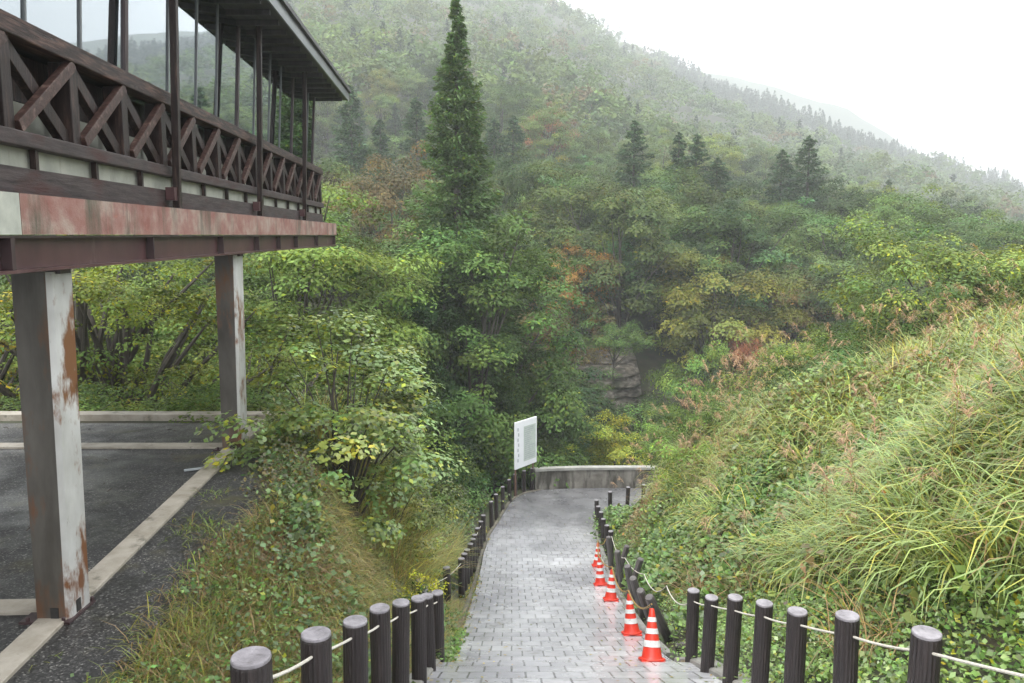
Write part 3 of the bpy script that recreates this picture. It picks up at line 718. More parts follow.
def limbs(mb, seed, C, H, r0, base_z=0., n=12, fork=.35):
    rg = np.random.default_rng(seed)
    top = C[:, 2].max() * .85
    w = rg.normal(0, .02 * H, (6, 2)); w[0] = 0
    zs = np.linspace(base_z, top, 6); tp = [np.array([w[i, 0], w[i, 1], zs[i]]) for i in range(6)]
    mb.tube(tp, [r0 * (1.25 if i == 0 else 1 - .85 * i / 5) for i in range(6)], 8)
    sel = rg.choice(len(C), min(n, len(C)), replace=False)
    for s_ in sel:
        c_ = C[s_]; z0 = max(base_z + fork * (c_[2] - base_z), base_z + .2 * (top - base_z)) * rg.uniform(.8, 1.1)
        z0 = min(z0, top * .9); t = (z0 - base_z) / (top - base_z) * 5; i0 = int(min(4, max(0, t)))
        a0 = tp[i0] * (1 - (t - i0)) + tp[i0 + 1] * (t - i0)
        mid = (a0 + c_) / 2 + np.array([0, 0, .08 * np.linalg.norm(c_ - a0)]) + rg.normal(0, .04 * H * .2, 3)
        r_ = r0 * (1 - .7 * t / 5) * .5
        mb.tube([a0, a0 * .6 + mid * .4 , mid, c_ * .6 + mid * .4, c_], [r_, r_ * .8, r_ * .55, r_ * .35, r_ * .15], 6)
def broadleaf(name, seed, H, rx, rz, nclump, per, size, r0=.2, low=-.6, n=14, **kw):
    V, F, c_, C = crown(seed, rx, rz, H - rz * 1.05, nclump, per, size, low=low, **kw)
    root = empty(name)
    mb = MB(); limbs(mb, seed + 1, C, H, r0, -.6, n); mb.build('trunk', M['bark'], root, smooth=True)
    o = link('crown', np_mesh('crown', V, F, col=c_), M['leaf'], root)
    return root
def conifer(name, seed, H, Rb, nb, per, size, z0=.12, power=.85, r0=.25, droop=.25, thin=.3, lump=.12):
    rg = np.random.default_rng(seed)
    t = (np.arange(nb) + rg.random(nb)) / nb; z = H * (z0 + (1 - z0) * t)
    ln = Rb * ((1 - t) ** power + .02) * rg.uniform(.62, 1.2, nb) * (1 + lump * np.sin(t * 23 + seed))
    a_ = rg.uniform(0, 2 * math.pi, nb)
    m = (per * (ln / Rb * .9 + .12)).astype(int).clip(5); bi = np.repeat(np.arange(nb), m); k = len(bi)
    s_ = rg.random(k) ** .55; L_ = ln[bi] * s_
    side = rg.normal(0, .22, k) * ln[bi] * (1.15 - .6 * s_) + rg.normal(0, .06, k)
    dx, dy = np.cos(a_[bi]), np.sin(a_[bi])
    Pc = np.stack([dx * L_ - dy * side, dy * L_ + dx * side, z[bi] - droop * L_ * 1.1 + .30 * L_ * s_ + rg.normal(0, .10, k) * (ln[bi] * .5 + .3)], -1)
    T = np.stack([dx - dy * side * .5, dy + dx * side * .5, rg.normal(.1, .35, k) - droop], -1) + rg.normal(0, .35, (k, 3))
    Nn = norm(np.array([0, 0, 1.]) + rg.normal(0, .5, (k, 3)))
    Ln = size * rg.uniform(.6, 1.3, k)
    cl = (1 + rg.normal(0, .2, nb)).clip(.5, 1.6)[bi][:, None] * leafcols(k, (1, 1, 1), .25, rg, .02)
    V, F, c_ = kites(Pc, T, Nn, Ln, Ln * thin, cl)
    root = empty(name)
    mb = MB(); mb.tube([(0, 0, -.8), (0, 0, H * .3), (0, 0, H * .7), (0, 0, H * .985)], [r0 * 1.2, r0 * .9, r0 * .45, .02], 8)
    for i in rg.choice(nb, min(nb, 30), replace=False):
        q = z[i]; mb.tube([(0, 0, q), (math.cos(a_[i]) * ln[i] * .85, math.sin(a_[i]) * ln[i] * .85, q - droop * ln[i] * .8 + .2 * ln[i])], [r0 * .22 * (1 - t[i]) + .01, .01], 5)
    mb.build('trunk', M['bark'], root, smooth=True)
    link('crown', np_mesh('crown', V, F, col=c_), M['leaf'], root)
    return root
def paint(root, c_):
    for ch in root.children:
        if ch.name.startswith(('crown', 'foliage')): ch.color = (*c_, 1)
def place(proto, first, x, y, z, s_, rz, c_, label, cat, group=None, sxy=None):
    o = proto if first else copy_tree(proto)
    o.location = (x, y, z); o.rotation_euler = (0, 0, rz); k = sxy or s_; o.scale = (k, k, s_)
    paint(o, c_); props(o, label, cat, group)
    return o
GREEN = [(.084, .136, .036), (.074, .124, .036), (.106, .155, .040), (.058, .100, .032), (.092, .132, .042)]
YG = [(.15, .20, .04), (.17, .19, .042)]; DARK = (.03, .055, .02); CON = (.052, .092, .046)
ORANGE = (.30, .16, .045); RUST = (.20, .10, .045); BROWN = (.17, .135, .06); RED = (.16, .035, .03)

# --- mid-distance protos
P_b = [broadleaf('broadleaf_tree', 11, 12, 4.3, 4.6, 75, 300, .23, low=-.8, cr=.30),
       broadleaf('broadleaf_tree', 22, 14, 4.0, 5.6, 80, 290, .23, lob=.35, low=-.85, cr=.32),
       broadleaf('broadleaf_tree', 33, 10, 4.8, 3.9, 75, 300, .23, lob=.3, low=-.7, cr=.28),
       broadleaf('broadleaf_tree', 44, 13, 3.6, 5.2, 75, 270, .22, lob=.4, low=-.9, cr=.32),
       broadleaf('broadleaf_tree', 55, 11, 4.6, 4.4, 70, 300, .23, lob=.45, low=-.7, flat=.4, cr=.30)]
P_c = [conifer('conifer_tree', 5, 15, 3.2, 170, 110, .42, power=.75), conifer('conifer_tree', 9, 17, 3.4, 190, 110, .42, power=.6)]
usedp = {}
def put(proto, *a, **k):
    f = not usedp.get(proto.name, False); usedp[proto.name] = True
    return place(proto, f, *a, **k)
rg = np.random.default_rng(101)
cand = []
Yrow = 49.5
while Yrow < 215:
    stepx = 6.6 + (Yrow - 56) * .010
    lo = -.68 if Yrow < 95 else -.42; hi = .74
    X = lo * Yrow
    while X < hi * Yrow:
        x = X + rg.uniform(-1.6, 1.6); y = Yrow + rg.uniform(-2.3, 2.3)
        cand.append((x, y)); X += stepx * rg.uniform(.85, 1.15)
    Yrow += 6.2 + (Yrow - 56) * .04
cand.sort(key=lambda q: math.hypot(*q))
cliffs = lambda x, y: (3.0 < x < 9.6 and y < 57)
nind = 0; rest = []
special = {}
for (x, y) in cand:
    if cliffs(x, y): continue
    if nind >= 258: rest.append((x, y)); continue
    a_ = x / y; z = float(h(x, y)) - .4
    px = 512 + 800 * a_
    u = rg.random(); nz = math.sin(x * .11 + y * .07) + math.sin(x * .05 - y * .13 + 2)
    con = (y > 74 and nz > .9 and rg.random() < .4) or (y > 80 and rg.random() < .04)
    depthw = 'near edge' if y < 68 else ('middle' if y < 95 else 'upper slope')
    where = 'left side' if a_ < -.12 else ('centre' if a_ < .22 else 'right side')
    if con:
        pr = P_c[rg.integers(2)]; s_ = rg.uniform(.72, 1.15); c_ = np.array(CON) * rg.uniform(.8, 1.35)
        kind, cat, col_ = 'pointed dark conifer', 'conifer tree', 'conifer'
    else:
        pr = P_b[rg.integers(5)]; s_ = rg.uniform(.78, 1.22)
        if u < .80: c_ = np.array(GREEN[rg.integers(5)]) * rg.uniform(.55, 1.45); kind = 'green broadleaf tree'
        elif u < .885: c_ = np.array(YG[rg.integers(2)]) * rg.uniform(.7, 1.05); kind = 'yellow-green broadleaf tree'
        elif u < .905: c_ = np.array(BROWN) * rg.uniform(.7, 1.1); kind = 'brownish broadleaf tree'
        elif u < .915: c_ = np.array(RUST) * rg.uniform(.8, 1.1); kind = 'rust-coloured broadleaf tree'
        elif u < .918: c_ = np.array(ORANGE) * rg.uniform(.6, .9); kind = 'orange-tinged broadleaf tree'
        elif u < 99: c_ = np.array(DARK) * rg.uniform(1.1, 1.5); kind = 'dark green broadleaf tree'
        cat = 'broadleaf tree'
    if y < 125:
        cap = float(np.interp(px, [0, 330, 512, 600, 640, 740, 800, 900, 1024], [150, 150, 145, 140, 152, 182, 172, 178, 214])) - (16 if con else 0) + rg.uniform(0, 22)
        vv = (cap - 341.5) / 800; ztop = -y * (.1319 + .9913 * vv) / (.9913 - .1319 * vv)
        smax = (ztop - z) / (16.5 if con else {0: 12, 1: 14, 2: 10, 3: 13, 4: 11}[[q.name for q in P_b].index(pr.name)])
        if smax < .42: rest.append((x, y)) if y > 100 else None; continue
        s_ = min(s_, smax)
    lab = f'{kind} in the {depthw} of the forest across the ravine, {where}'
    put(pr, x, y, z, s_, rg.uniform(0, 6.28), c_, lab, 'tree', lab.replace('tree in', 'trees in').replace('conifer in', 'conifers in'), sxy=s_ * rg.uniform(.85, 1.2))
    nind += 1
# chosen autumn trees and the dark conifers of the skyline
def at(px, Y): return (px - 512) / 800 * Y * 1.02
def zof(y_px, Y): v = (y_px - 341.5) / 800; return -Y * (.1319 + .9913 * v) / (.9913 - .1319 * v)
for (px, yt_, Y, sw, c_, lab) in [
    (580, 236, 61, .62, ORANGE, 'orange autumn tree above the bare cliff, right of the tall cedar'),
    (556, 262, 60, .55, (.30, .19, .06), 'rust-orange tree partly behind the tall cedar'),
    (622, 195, 66, .95, (.07, .13, .04), 'tall deep green tree right above the cliff'),
    (655, 215, 63, .95, (.065, .12, .036), 'rounded deep green tree in the forest right of the orange one'),
    (705, 205, 66, 1.0, (.08, .145, .036), 'broad green tree in the middle of the forest on the right'),
    (822, 248, 63, .50, (.30, .065, .05), 'small red tree high in the forest above the grassy bank'),
    (738, 335, 54, .42, (.26, .11, .06), 'reddish-brown tree low in the forest right of the cliff'),
    (790, 262, 61, .75, (.20, .16, .07), 'large tan-brown tree in the middle of the forest on the right'),
    (752, 295, 57, .5, (.19, .15, .06), 'small tan tree beside the larger tan-brown one'),
    (694, 325, 53, .5, (.15, .24, .045), 'bright green tree right of the bare cliff')]:
    x = at(px, Y); zb = float(h(x, Y)) - .5; sz = (zof(yt_, Y) - zb) / 12.
    put(P_b[int(px) % 5], x, Y, zb, sz, px * .1, c_, lab, 'tree', sxy=sw)
for (px, yt_, Y, lab) in [(771, 150, 84, 'left one of the two big dark conifers above the forest on the right'), (797, 136, 85, 'taller right one of the two big dark conifers above the forest'),
    (629, 121, 78, 'dark conifer standing in the centre of the forest skyline, left of a pair'), (672, 128, 79, 'dark conifer, left of the slim pair in the centre skyline'), (689, 135, 79, 'dark conifer, right of the slim pair in the centre skyline'),
    (709, 158, 80, 'small conifer just right of the slim pair in the centre skyline'),
    (513, 116, 92, 'hazy conifer just right of the tall cedar tip'), (495, 118, 90, 'hazy conifer closest to the cedar on its right side'), (421, 98, 90, 'hazy conifer just left of the tall cedar tip'), (358, 80, 84, 'dark conifer close to the far end of the roof'), (386, 114, 88, 'slim conifer between the roof end and the tall cedar')]:
    x = at(px, Y); zb = float(h(x, Y)) - .5; sz = (zof(yt_, Y) - zb) / (15.5 if int(px) % 2 == 0 else 17)
    put(P_c[int(px) % 2], x, Y, zb, sz, px * .1, np.array(CON) * 1.25, lab, 'conifer tree', sxy=min(1.5, max(1.1, sz * 1.1)))

# --- far forest on the mountain: one mass nobody could count
rg = np.random.default_rng(77)
pts = list(rest)
Yrow = 150.
Pf = []
Y = 175.
while Y < 785:
    st = 6.4 + (Y - 170) * .0085
    X = -1.15 * Y
    while X < .95 * Y:
        Pf.append((X + rg.uniform(-2.5, 2.5), Y + rg.uniform(-3, 3))); X += st * rg.uniform(.8, 1.25)
    Y += 8.5 + (Y - 170) * .018
# nearer flanks left out of the individual rows
for (x, y) in [(rg.uniform(-1.3, -.45) * yy, yy) for yy in rg.uniform(100, 180, 260)] + [(rg.uniform(.78, 1.2) * yy, yy) for yy in rg.uniform(60, 180, 260)]: Pf.append((x, y))
for yy in rg.uniform(600, 775, 2300): Pf.append((rg.uniform(.17, .85) * yy, yy))
Pf = np.array(Pf + rest); nt_ = len(Pf)
zz = h(Pf[:, 0], Pf[:, 1])
aa = Pf[:, 0] / Pf[:, 1]
# conifers dominate the right-hand ridge and form stands elsewhere
nzf = bump(Pf[:, 0], Pf[:, 1], 22., 3.)
con = (rg.random(nt_) < .03) | ((nzf > .6) & (rg.random(nt_) < .5)) | ((aa > .19) & (Pf[:, 1] > 540) & (rg.random(nt_) < .92))
print('forest trees', nt_)
per = 170
ti = np.repeat(np.arange(nt_), per); k = len(ti)
Rr = rg.uniform(3.6, 6.4, nt_); Hh = rg.uniform(7, 12, nt_)
ncl = 11
cd = norm(rg.normal(size=(nt_, ncl, 3))); cd[..., 2] = np.abs(cd[..., 2]) * 1.1 - .25
cc = rg.integers(0, ncl, k); D = cd[ti, cc] * rg.uniform(.6, 1., (nt_, ncl))[ti, cc][:, None]
ou = rg.normal(size=(k, 3)); ou[:, 2] = np.abs(ou[:, 2]); ou = norm(ou); off = ou * (rg.random(k) ** .3)[:, None] * .44
local = D + off
Pc_b = np.stack([local[:, 0] * Rr[ti], local[:, 1] * Rr[ti], Hh[ti] * .55 + local[:, 2] * Hh[ti] * .55], -1)
tt = rg.random(k) ** 1.3; an = rg.uniform(0, 6.28, k); Hc = rg.uniform(10, 15, nt_) + 2. * (aa > .2)
rc = (1 - tt) ** .8 * (3.3 + .5 * np.sin(tt * 19 + ti)) * rg.uniform(.3, 1, k) ** .5
Pc_c = np.stack([np.cos(an) * rc, np.sin(an) * rc, 1 + tt * (Hc[ti] - 1)], -1)
isc = con[ti][:, None]
Pc = np.where(isc, Pc_c, Pc_b) + np.stack([Pf[ti, 0], Pf[ti, 1], zz[ti] - .3], -1)
Nn = norm(np.array([0, 0, 1.]) * .6 + rg.normal(0, .3, (k, 3)) + np.where(isc, 0, local * .5 + ou * .8))
T = norm(np.cross(Nn, rg.normal(size=(k, 3))) + np.array([0, 0, -.3]))
Ln = rg.uniform(.8, 1.5, k) * np.where(con[ti], 1.1, 1.) * (1 + .0007 * (Pf[ti, 1] - 170))
base = 1.1 * np.array(GREEN)[rg.integers(0, 5, nt_)] * rg.uniform(.85, 1.35, (nt_, 1))
u = rg.random(nt_); base[u < .12] = np.array(YG[0]) * .75; base[(u > .2) & (u < .23)] = np.array(BROWN) * .9; base[(u > .29) & (u < .294)] = np.array(RUST) * .8
base[con] = np.array(CON) * .6
cl = base[ti] * (1 + rg.normal(0, .14, (nt_, ncl)))[ti, cc][:, None] * (1 + rg.normal(0, .10, (k, 1))).clip(.5, 1.6)
V, F, c_ = kites(Pc, T, Nn, Ln, Ln * np.where(con[ti], .4, .62), cl.clip(.004, 1))
o = link('mountain_forest', np_mesh('mountain_forest', V, F, col=c_), M['leaf'], kind='stuff', label='hazy mixed forest covering the mountainside behind', cat='forest')

# --- cliff of bare rock
ux = np.linspace(4.3, 9.3, 70); uz = np.linspace(-20.5, -8.6, 150)
UX, UZ = np.meshgrid(ux, uz)
lay = np.floor((UZ + bump(UX, UZ, 3., 1) * .25) * 1.4) / 1.4
UY = 53.0 + (UZ + 20) * .20 + .55 * bump(UX, UZ * 1.2, .9, 2.) + .35 * bump(UX * 2, lay * 3, 1., 5.) + .5 * ((UZ * 1.4) % 1) + .22 * (UX - 6.4) ** 2 + 1.6 * np.clip(UZ + 10.4, 0, 9) ** 1.5
idx = np.arange(UX.size).reshape(UX.shape)
Vc = np.concatenate([np.stack([UX, UY, UZ], -1).reshape(-1, 3), np.stack([UX, UY + 4, UZ], -1).reshape(-1, 3)])
Fc = [idx[:-1, :-1], idx[:-1, 1:], idx[1:, 1:], idx[1:, :-1]]; F1 = np.stack(Fc, -1).reshape(-1, 4); F2 = F1[:, ::-1] + UX.size
rim = np.concatenate([idx[0, :], idx[1:, -1], idx[-1, -2::-1], idx[-2:0:-1, 0]]); F3 = np.stack([rim, rim + UX.size, np.roll(rim, -1) + UX.size, np.roll(rim, -1)], -1)
link('rock_cliff', np_mesh('rock_cliff', Vc, np.concatenate([F1, F2, F3])), M['rock'], label='bare pale layered cliff face among the trees across the ravine', cat='cliff')

# ------------------------------------------------------------------ nearer trees
ced = conifer('tall_cedar', 3, 26.1, 4.2, 560, 240, .25, z0=.22, power=.98, r0=.34, droop=.22, thin=.36, lump=.10)
place(ced, True, -2.55, 38, -15.3, 1., .4, (.085, .145, .048), 'very tall narrow dark cedar rising above all other trees in the centre', 'cedar tree')
big = broadleaf('leafy_tree', 201, 13, 4.1, 5.6, 240, 270, .165, r0=.3, low=-.95, lob=.3, n=26, fill=.5, cr=.22)
place(big, True, -1.6, 35.6, -13.8, 1.08, 1., (.095, .165, .042), 'large dense dark green tree in front of the tall cedar, behind the sign', 'tree')
def placed(proto, x, y, z, s_, rz, c_, lab, sxy=None): return place(proto, False, x, y, z, s_, rz, c_, lab, 'tree', sxy=sxy)
placed(big, -4.1, 35.0, -14.6, .92, 2.4, (.034, .066, .022), 'ivy-clad tree left of the cedar trunk, shadow painted into its very dark leaves', .72)  # leaf colour set very dark to stand for the shadow mass here
placed(big, 1.2, 36.5, -16.8, .86, 4.0, (.07, .125, .034), 'dark green tree right below the cedar, above the wall end', .62)
mid = broadleaf('leafy_tree', 301, 11, 4.2, 4.4, 190, 260, .155, r0=.24, low=-.9, lob=.4, n=26, fill=.4, cr=.24, flat=.4, yellow=.03)
place(mid, True, -8.4, 31, -10.6, 1.05, .6, (.135, .20, .045), 'yellow-green airy tree right of the far end of the building', 'tree')
placed(mid, -12.8, 30, -12.3, .98, 2.6, (.125, .185, .045), 'yellow-green tree seen below the far half of the building')
placed(mid, -6.3, 36, -11.8, 1.12, 4.6, (.12, .19, .055), 'tall green tree behind the yellow-green one, left of the cedar')
placed(mid, -5.6, 26, -13.8, .78, 5.2, (.12, .18, .045), 'young yellow-green tree behind the autumn bush', .8)
placed(mid, -4.6, 29.5, -15.2, .85, 3.3, (.08, .13, .034), 'green tree low behind the reeds, left of the sign', .7)
under = broadleaf('leafy_tree', 401, 8.6, 3.3, 3.4, 60, 150, .115, r0=.36, low=-.8, lob=.5, n=26, fill=.25, cr=.21, flat=.28, yellow=.10)
place(under, True, -11.5, 21.6, -7.6, 1., .6, (.15, .20, .04), 'dark-trunked tree with spreading limbs seen beneath the building', 'tree')
placed(under, -10.9, 22.2, -7.9, 1., 2.1, (.15, .19, .04), 'second dark-trunked tree just right of the first beneath the building')
placed(under, -16.2, 22.4, -8.5, 1., 4.1, (.20, .20, .04), 'yellowish tree at the left edge beneath the building')
placed(mid, -17.5, 30, -12, 1.05, 1.1, (.12, .18, .04), 'green tree farthest left beneath the building')
placed(mid, -21.5, 26, -11, 1.05, 3.1, (.12, .17, .04), 'green tree at the far left edge under the floor beam')
placed(under, -7.9, 22.6, -9.3, .9, 5.4, (.13, .17, .035), 'small leafy tree right of the far column')
# low hedge of shrubs beyond the yard kerb
shr = broadleaf('round_shrub', 501, 2.4, 1.5, 1.1, 60, 150, .075, r0=.05, low=-.5, lob=.3, n=14, yellow=.05)
k = 0
gS = 'low green shrubs beyond the far kerb of the gravel yard'
for (x, y) in [(-5.8, 16.2), (-7.6, 16.6), (-9.6, 16.3), (-11.6, 16.8), (-13.6, 16.4), (-15.8, 16.7)]:
    nm = ['rightmost', 'second from the right', 'third from the right', 'fourth from the right', 'fifth from the right', 'leftmost'][k]
    place(shr, k == 0, x, y, float(h(x, y)) - .5, .75, k * 1.7, [(.10, .16, .035), (.12, .18, .04), (.08, .13, .035)][k % 3], nm + ' of the low green shrubs beyond the yard kerb', 'shrub', gS, sxy=1.15); k += 1
for (x, z, s_, lab) in [(4.6, -12.2, 1.5, 'small green shrub clinging to the left edge of the cliff'), (8.6, -15.0, 1.9, 'green shrub at the right foot of the cliff'), (6.9, -8.9, 1.4, 'green shrub hanging over the top of the cliff'), (6.2, -16.0, 1.7, 'green shrub in front of the foot of the cliff')]:
    place(shr, False, x, 52.2 if z < -10 else 54., z, s_, x, (.085, .145, .04), lab, 'shrub', sxy=s_)
# young yellow tree and shrubs behind the wall
def shrub2(x, y, z, s_, c_, lab, rz, sxy=None): return place(shr, False, x, y, z, s_, rz, c_, lab, 'shrub', sxy=sxy)
yt = broadleaf('young_tree', 601, 4.6, 1.7, 2.0, 80, 150, .105, r0=.06, low=-.9, lob=.5, n=16, fill=.3, cr=.26, yellow=.08)
place(yt, True, 4.6, 35.5, -12.6, 1., .3, (.27, .31, .05), 'bright yellow-green young tree rising behind the concrete wall', 'young tree')
place(yt, False, 2.9, 36.2, -13.3, .85, 2.3, (.20, .26, .055), 'smaller yellow-green young tree left of the brightest one behind the wall', 'young tree')
place(yt, False, 6.7, 37.5, -13.0, .95, 4.3, (.13, .19, .045), 'green young tree at the right behind the wall', 'young tree')
# autumn bush left of the path
bush = broadleaf('autumn_bush', 701, 3.1, 1.42, 1.35, 120, 130, .072, r0=.05, low=-.85, lob=.5, n=40, fill=.25, cr=.22, flat=.5, yellow=.16, thin=.6)
for o_ in bush.children:
    if o_.name.startswith('crown'): o_.data.materials[0] = M['wetleaf']
place(bush, True, -2.8, 12.6, float(h(-2.8, 12.6)) - .25, 1.08, 1.2, (.19, .27, .075), 'large bush with green and yellowing leaves beside the far column', 'bush', sxy=1.38)
place(bush, False, -2.25, 14.6, float(h(-2.25, 14.6)) - .3, .8, 3.9, (.16, .21, .045), 'yellow-green bush between the large bush and the reeds', 'bush')
place(bush, False, -3.1, 15.6, float(h(-3.1, 15.6)) - .9, .9, 5.1, (.08, .135, .035), 'darker green bush behind the large autumn bush', 'bush')
place(bush, False, -2.6, 19.5, float(h(-2.6, 19.5)) - .4, 1., .1, (.11, .16, .04), 'green bush behind the reeds on the left bank', 'bush')
mbx = MB().lathe([(.19, -.3), (.18, .1), (.16, .5), (.15, .62), (.10, .66)], 14, flute=.08)
o = mbx.build('tree_stump', M['stump'], smooth=False, label='dark weathered stump half hidden below the large autumn bush', cat='stump'); o.location = (-2.50, 11.9, float(h(-2.50, 11.9)) - .1)
# trees on the right-hand bank
bt = broadleaf('bank_tree', 801, 5.2, 2.9, 2.1, 150, 220, .10, r0=.12, low=-.9, lob=.4, n=22, fill=.35, cr=.22, flat=.45, yellow=.12)
place(bt, True, 12.4, 22.5, float(h(12.4, 22.5)) - 1.55, 1.06, .3, (.14, .205, .055), 'wide green tree on top of the grassy bank at the right', 'tree')
place(bt, False, 16.2, 23.5, float(h(16.2, 23.5)) - 2.1, 1., 2.3, (.10, .15, .038), 'green tree at the right edge on top of the bank', 'tree')
place(bt, False, 9.6, 24.5, float(h(9.6, 24.5)) - 1.5, .85, 4.3, (.11, .17, .04), 'smaller green tree left of the wide one on the bank', 'tree')
place(bt, False, 21, 19, float(h(21, 19)) - 2., 1.1, 1.3, (.11, .16, .04), 'green tree beyond the right edge of the bank', 'tree')
shrub2(6.0, 22.6, float(h(6., 22.6)) - .9, 1., (.09, .155, .035), 'dark green vine-covered mound on the lower bank', .4)
shrub2(5.2, 24.0, float(h(5.2, 24.0)) - .6, 1.0, (.12, .20, .04), 'bright green vine-covered shrub hiding the right end of the wall', .9, .8)
shrub2(6.8, 25.6, float(h(6.8, 25.6)) - .6, 1.15, (.09, .16, .04), 'green shrub behind the vine-covered one at the foot of the bank', 2.9)
shrub2(5.0, 20.2, float(h(5.0, 20.2)) - 1.0, .9, (.14, .22, .04), 'bright leafy shrub on the bank nearest the bend', 1.4)
shrub2(7.6, 18.5, float(h(7.6, 18.5)) - 1.0, 1., (.055, .105, .028), 'dark leafy vine clump half way up the bank', 2.4)
shrub2(10.3, 21.0, float(h(10.3, 21)) - .9, 1.1, (.075, .13, .032), 'dark green shrub near the crest of the bank', 3.4)

# ------------------------------------------------------------------ ground cover
rg = np.random.default_rng(404)
def blades(n, xs, ys, zs, Lb, w, lean, az, segs, cols, curl=1.2):
    """curved grass blades: quad strips"""
    t = np.linspace(0, 1, segs + 1)
    dirx, diry = np.cos(az), np.sin(az)
    V = np.zeros((n, segs + 1, 2, 3)); ang = lean[:, None] + curl[:, None] * t[None] ** 1.5 if np.ndim(curl) else lean[:, None] + curl * t[None] ** 1.5
    dz = np.cos(ang) / segs * Lb[:, None]; dr = np.sin(ang) / segs * Lb[:, None]
    z = np.concatenate([np.zeros((n, 1)), np.cumsum(dz[:, 1:], 1)], 1); r_ = np.concatenate([np.zeros((n, 1)), np.cumsum(dr[:, 1:], 1)], 1)
    wd = w[:, None] * (1 - t[None] ** 2.2) * .5 + .0008
    wx, wy = -diry, dirx
    for s_, sg_ in ((0, -1), (1, 1)):
        V[:, :, s_, 0] = xs[:, None] + dirx[:, None] * r_ + sg_ * wx[:, None] * wd
        V[:, :, s_, 1] = ys[:, None] + diry[:, None] * r_ + sg_ * wy[:, None] * wd
        V[:, :, s_, 2] = zs[:, None] + z
    base = (np.arange(n) * (segs + 1) * 2)[:, None]; q = np.arange(segs)[None] * 2
    F = np.stack([base + q, base + q + 1, base + q + 3, base + q + 2], -1).reshape(-1, 4)
    return V.reshape(-1, 3), F, np.repeat(cols, segs, 0)
def merge(parts):
    V = []; F = []; C = []; o_ = 0
    for v, f, c_ in parts: V.append(v); F.append(f + o_); C.append(c_); o_ += len(v)
    return np.concatenate(V), np.concatenate(F), np.concatenate(C)
def sample(n, x0, x1, y0, y1, mask): 
    x = rg.uniform(x0, x1, n); y = rg.uniform(y0, y1, n); k = mask(x, y); return x[k], y[k]
def weeds(x, y, hgt, size, per, base, yellow, spread=.18, ycol=(2., 1.25, .4), lift=0.):
    n = len(x); ti = np.repeat(np.arange(n), per); k = len(ti)
    px_ = x[ti] + rg.normal(0, spread, k); py_ = y[ti] + rg.normal(0, spread, k)
    hz = hgt[ti] if np.ndim(hgt) else hgt
    pz_ = h(px_, py_) + rg.random(k) ** .7 * hz + lift
    Nn = norm(np.array([0, -.15, 1.]) + rg.normal(0, .42, (k, 3))); T = norm(np.cross(Nn, rg.normal(size=(k, 3))) + np.array([0, 0, -.25]))
    Ln = size * rg.uniform(.6, 1.4, k)
    b_ = np.array(base)[None] if np.ndim(base) == 1 else np.array(base)[ti]
    c_ = leafcols(k, (1, 1, 1), .28, rg, yellow, ycol) * b_ * (1 + rg.normal(0, .2, n)).clip(.5, 1.6)[ti][:, None]
    return kites(np.stack([px_, py_, pz_], -1), T, Nn, Ln, Ln * rg.uniform(.45, .85, k), c_)
# right bank leafy cover
def mR(x, y): return (x > XR(y) + .26 + .30 * ((y > 10.2) & (y < 21.5))) & (x < .75 * y + 3)
parts = []
x, y = sample(9000, 2.6, 9, 11, 27, lambda x, y: mR(x, y) & (x < XR(y) + 4.2) & (bump(x, y, 1.3, 2.) > .0)); parts.append(weeds(x, y, .55, .13, 12, (.11, .19, .045), .05, .22))
x, y = sample(15000, 2.3, 9, 3, 26, lambda x, y: mR(x, y) & (x < XR(y) + 3.2 + .8 * bump(x, y, 1.5)) & (y < 24.5) )
parts.append(weeds(x, y, .22 + .15 * bump(x, y, .8, 2).clip(0), .048, 18, (.155, .245, .065), .04))
x, y = sample(15000, 3.5, 19, 5, 27, mR)
hh = .50 + .40 * bump(x, y, 1.2, 4).clip(-.5, 1)
colr = np.where((bump(x, y, 1.7, 6) > .25)[:, None], (.08, .15, .035), (.15, .22, .05)); brown = bump(x, y, .9, 9) > .5
colr = np.where(brown[:, None], (.24, .18, .08), colr)
parts.append(weeds(x, y, hh, .10, 12, colr, .05, .25))
V, F, c_ = merge(parts); link('leafy_weeds', np_mesh('leafy_weeds', V, F, col=c_), M['wetleaf'], kind='stuff', label='low leafy weeds and vines covering the right bank', cat='weeds')
# tall arching grass in tussocks on the right bank
def tussocks(x, y, per, Lm, wm, base, curlr=(1.0, 2.7), leanr=.28, dry=.12, drycol=(.33, .22, .10), segs=4, zoff=0.):
    n = len(x); ti = np.repeat(np.arange(n), per); k = len(ti)
    bx = x[ti] + rg.normal(0, .10, k); by = y[ti] + rg.normal(0, .10, k); bz = h(bx, by) - .03 + zoff
    sc_ = rg.uniform(.65, 1.25, n)[ti]
    Lb = Lm * sc_ * rg.uniform(.5, 1.2, k); w = wm * rg.uniform(.6, 1.3, k)
    c_ = np.array(base)[None] * (1 + rg.normal(0, .2, n)).clip(.5, 1.6)[ti][:, None] * (1 + rg.normal(0, .22, (k, 1))).clip(.4, 1.8)
    yl = rg.random(k) < .2; c_[yl] *= (1.6, 1.2, .8)
    d_ = rg.random(k) < dry; c_[d_] = np.array(drycol) * rg.uniform(.6, 1.2, (d_.sum(), 1))
    lean_ = np.abs(rg.normal(.15, leanr, k)); az = rg.uniform(0, 6.28, k)
    return blades(k, bx, by, bz, Lb, w, lean_, az, segs, c_, rg.uniform(*curlr, k))
parts = []
def mT(x, y): return (x > XR(y) + 1.3) & (x < .78 * y + 2.) & (((bump(x, y, 1.9, 3.) > -.35) & (x > XR(y) + 1.7)) | ((x > 3.6) & (y < 9)))
x, y = sample(3000, 3.0, 18, 4.8, 26, mT); parts.append(tussocks(x, y, 36, 1.05, .022, (.27, .34, .10), dry=.12))
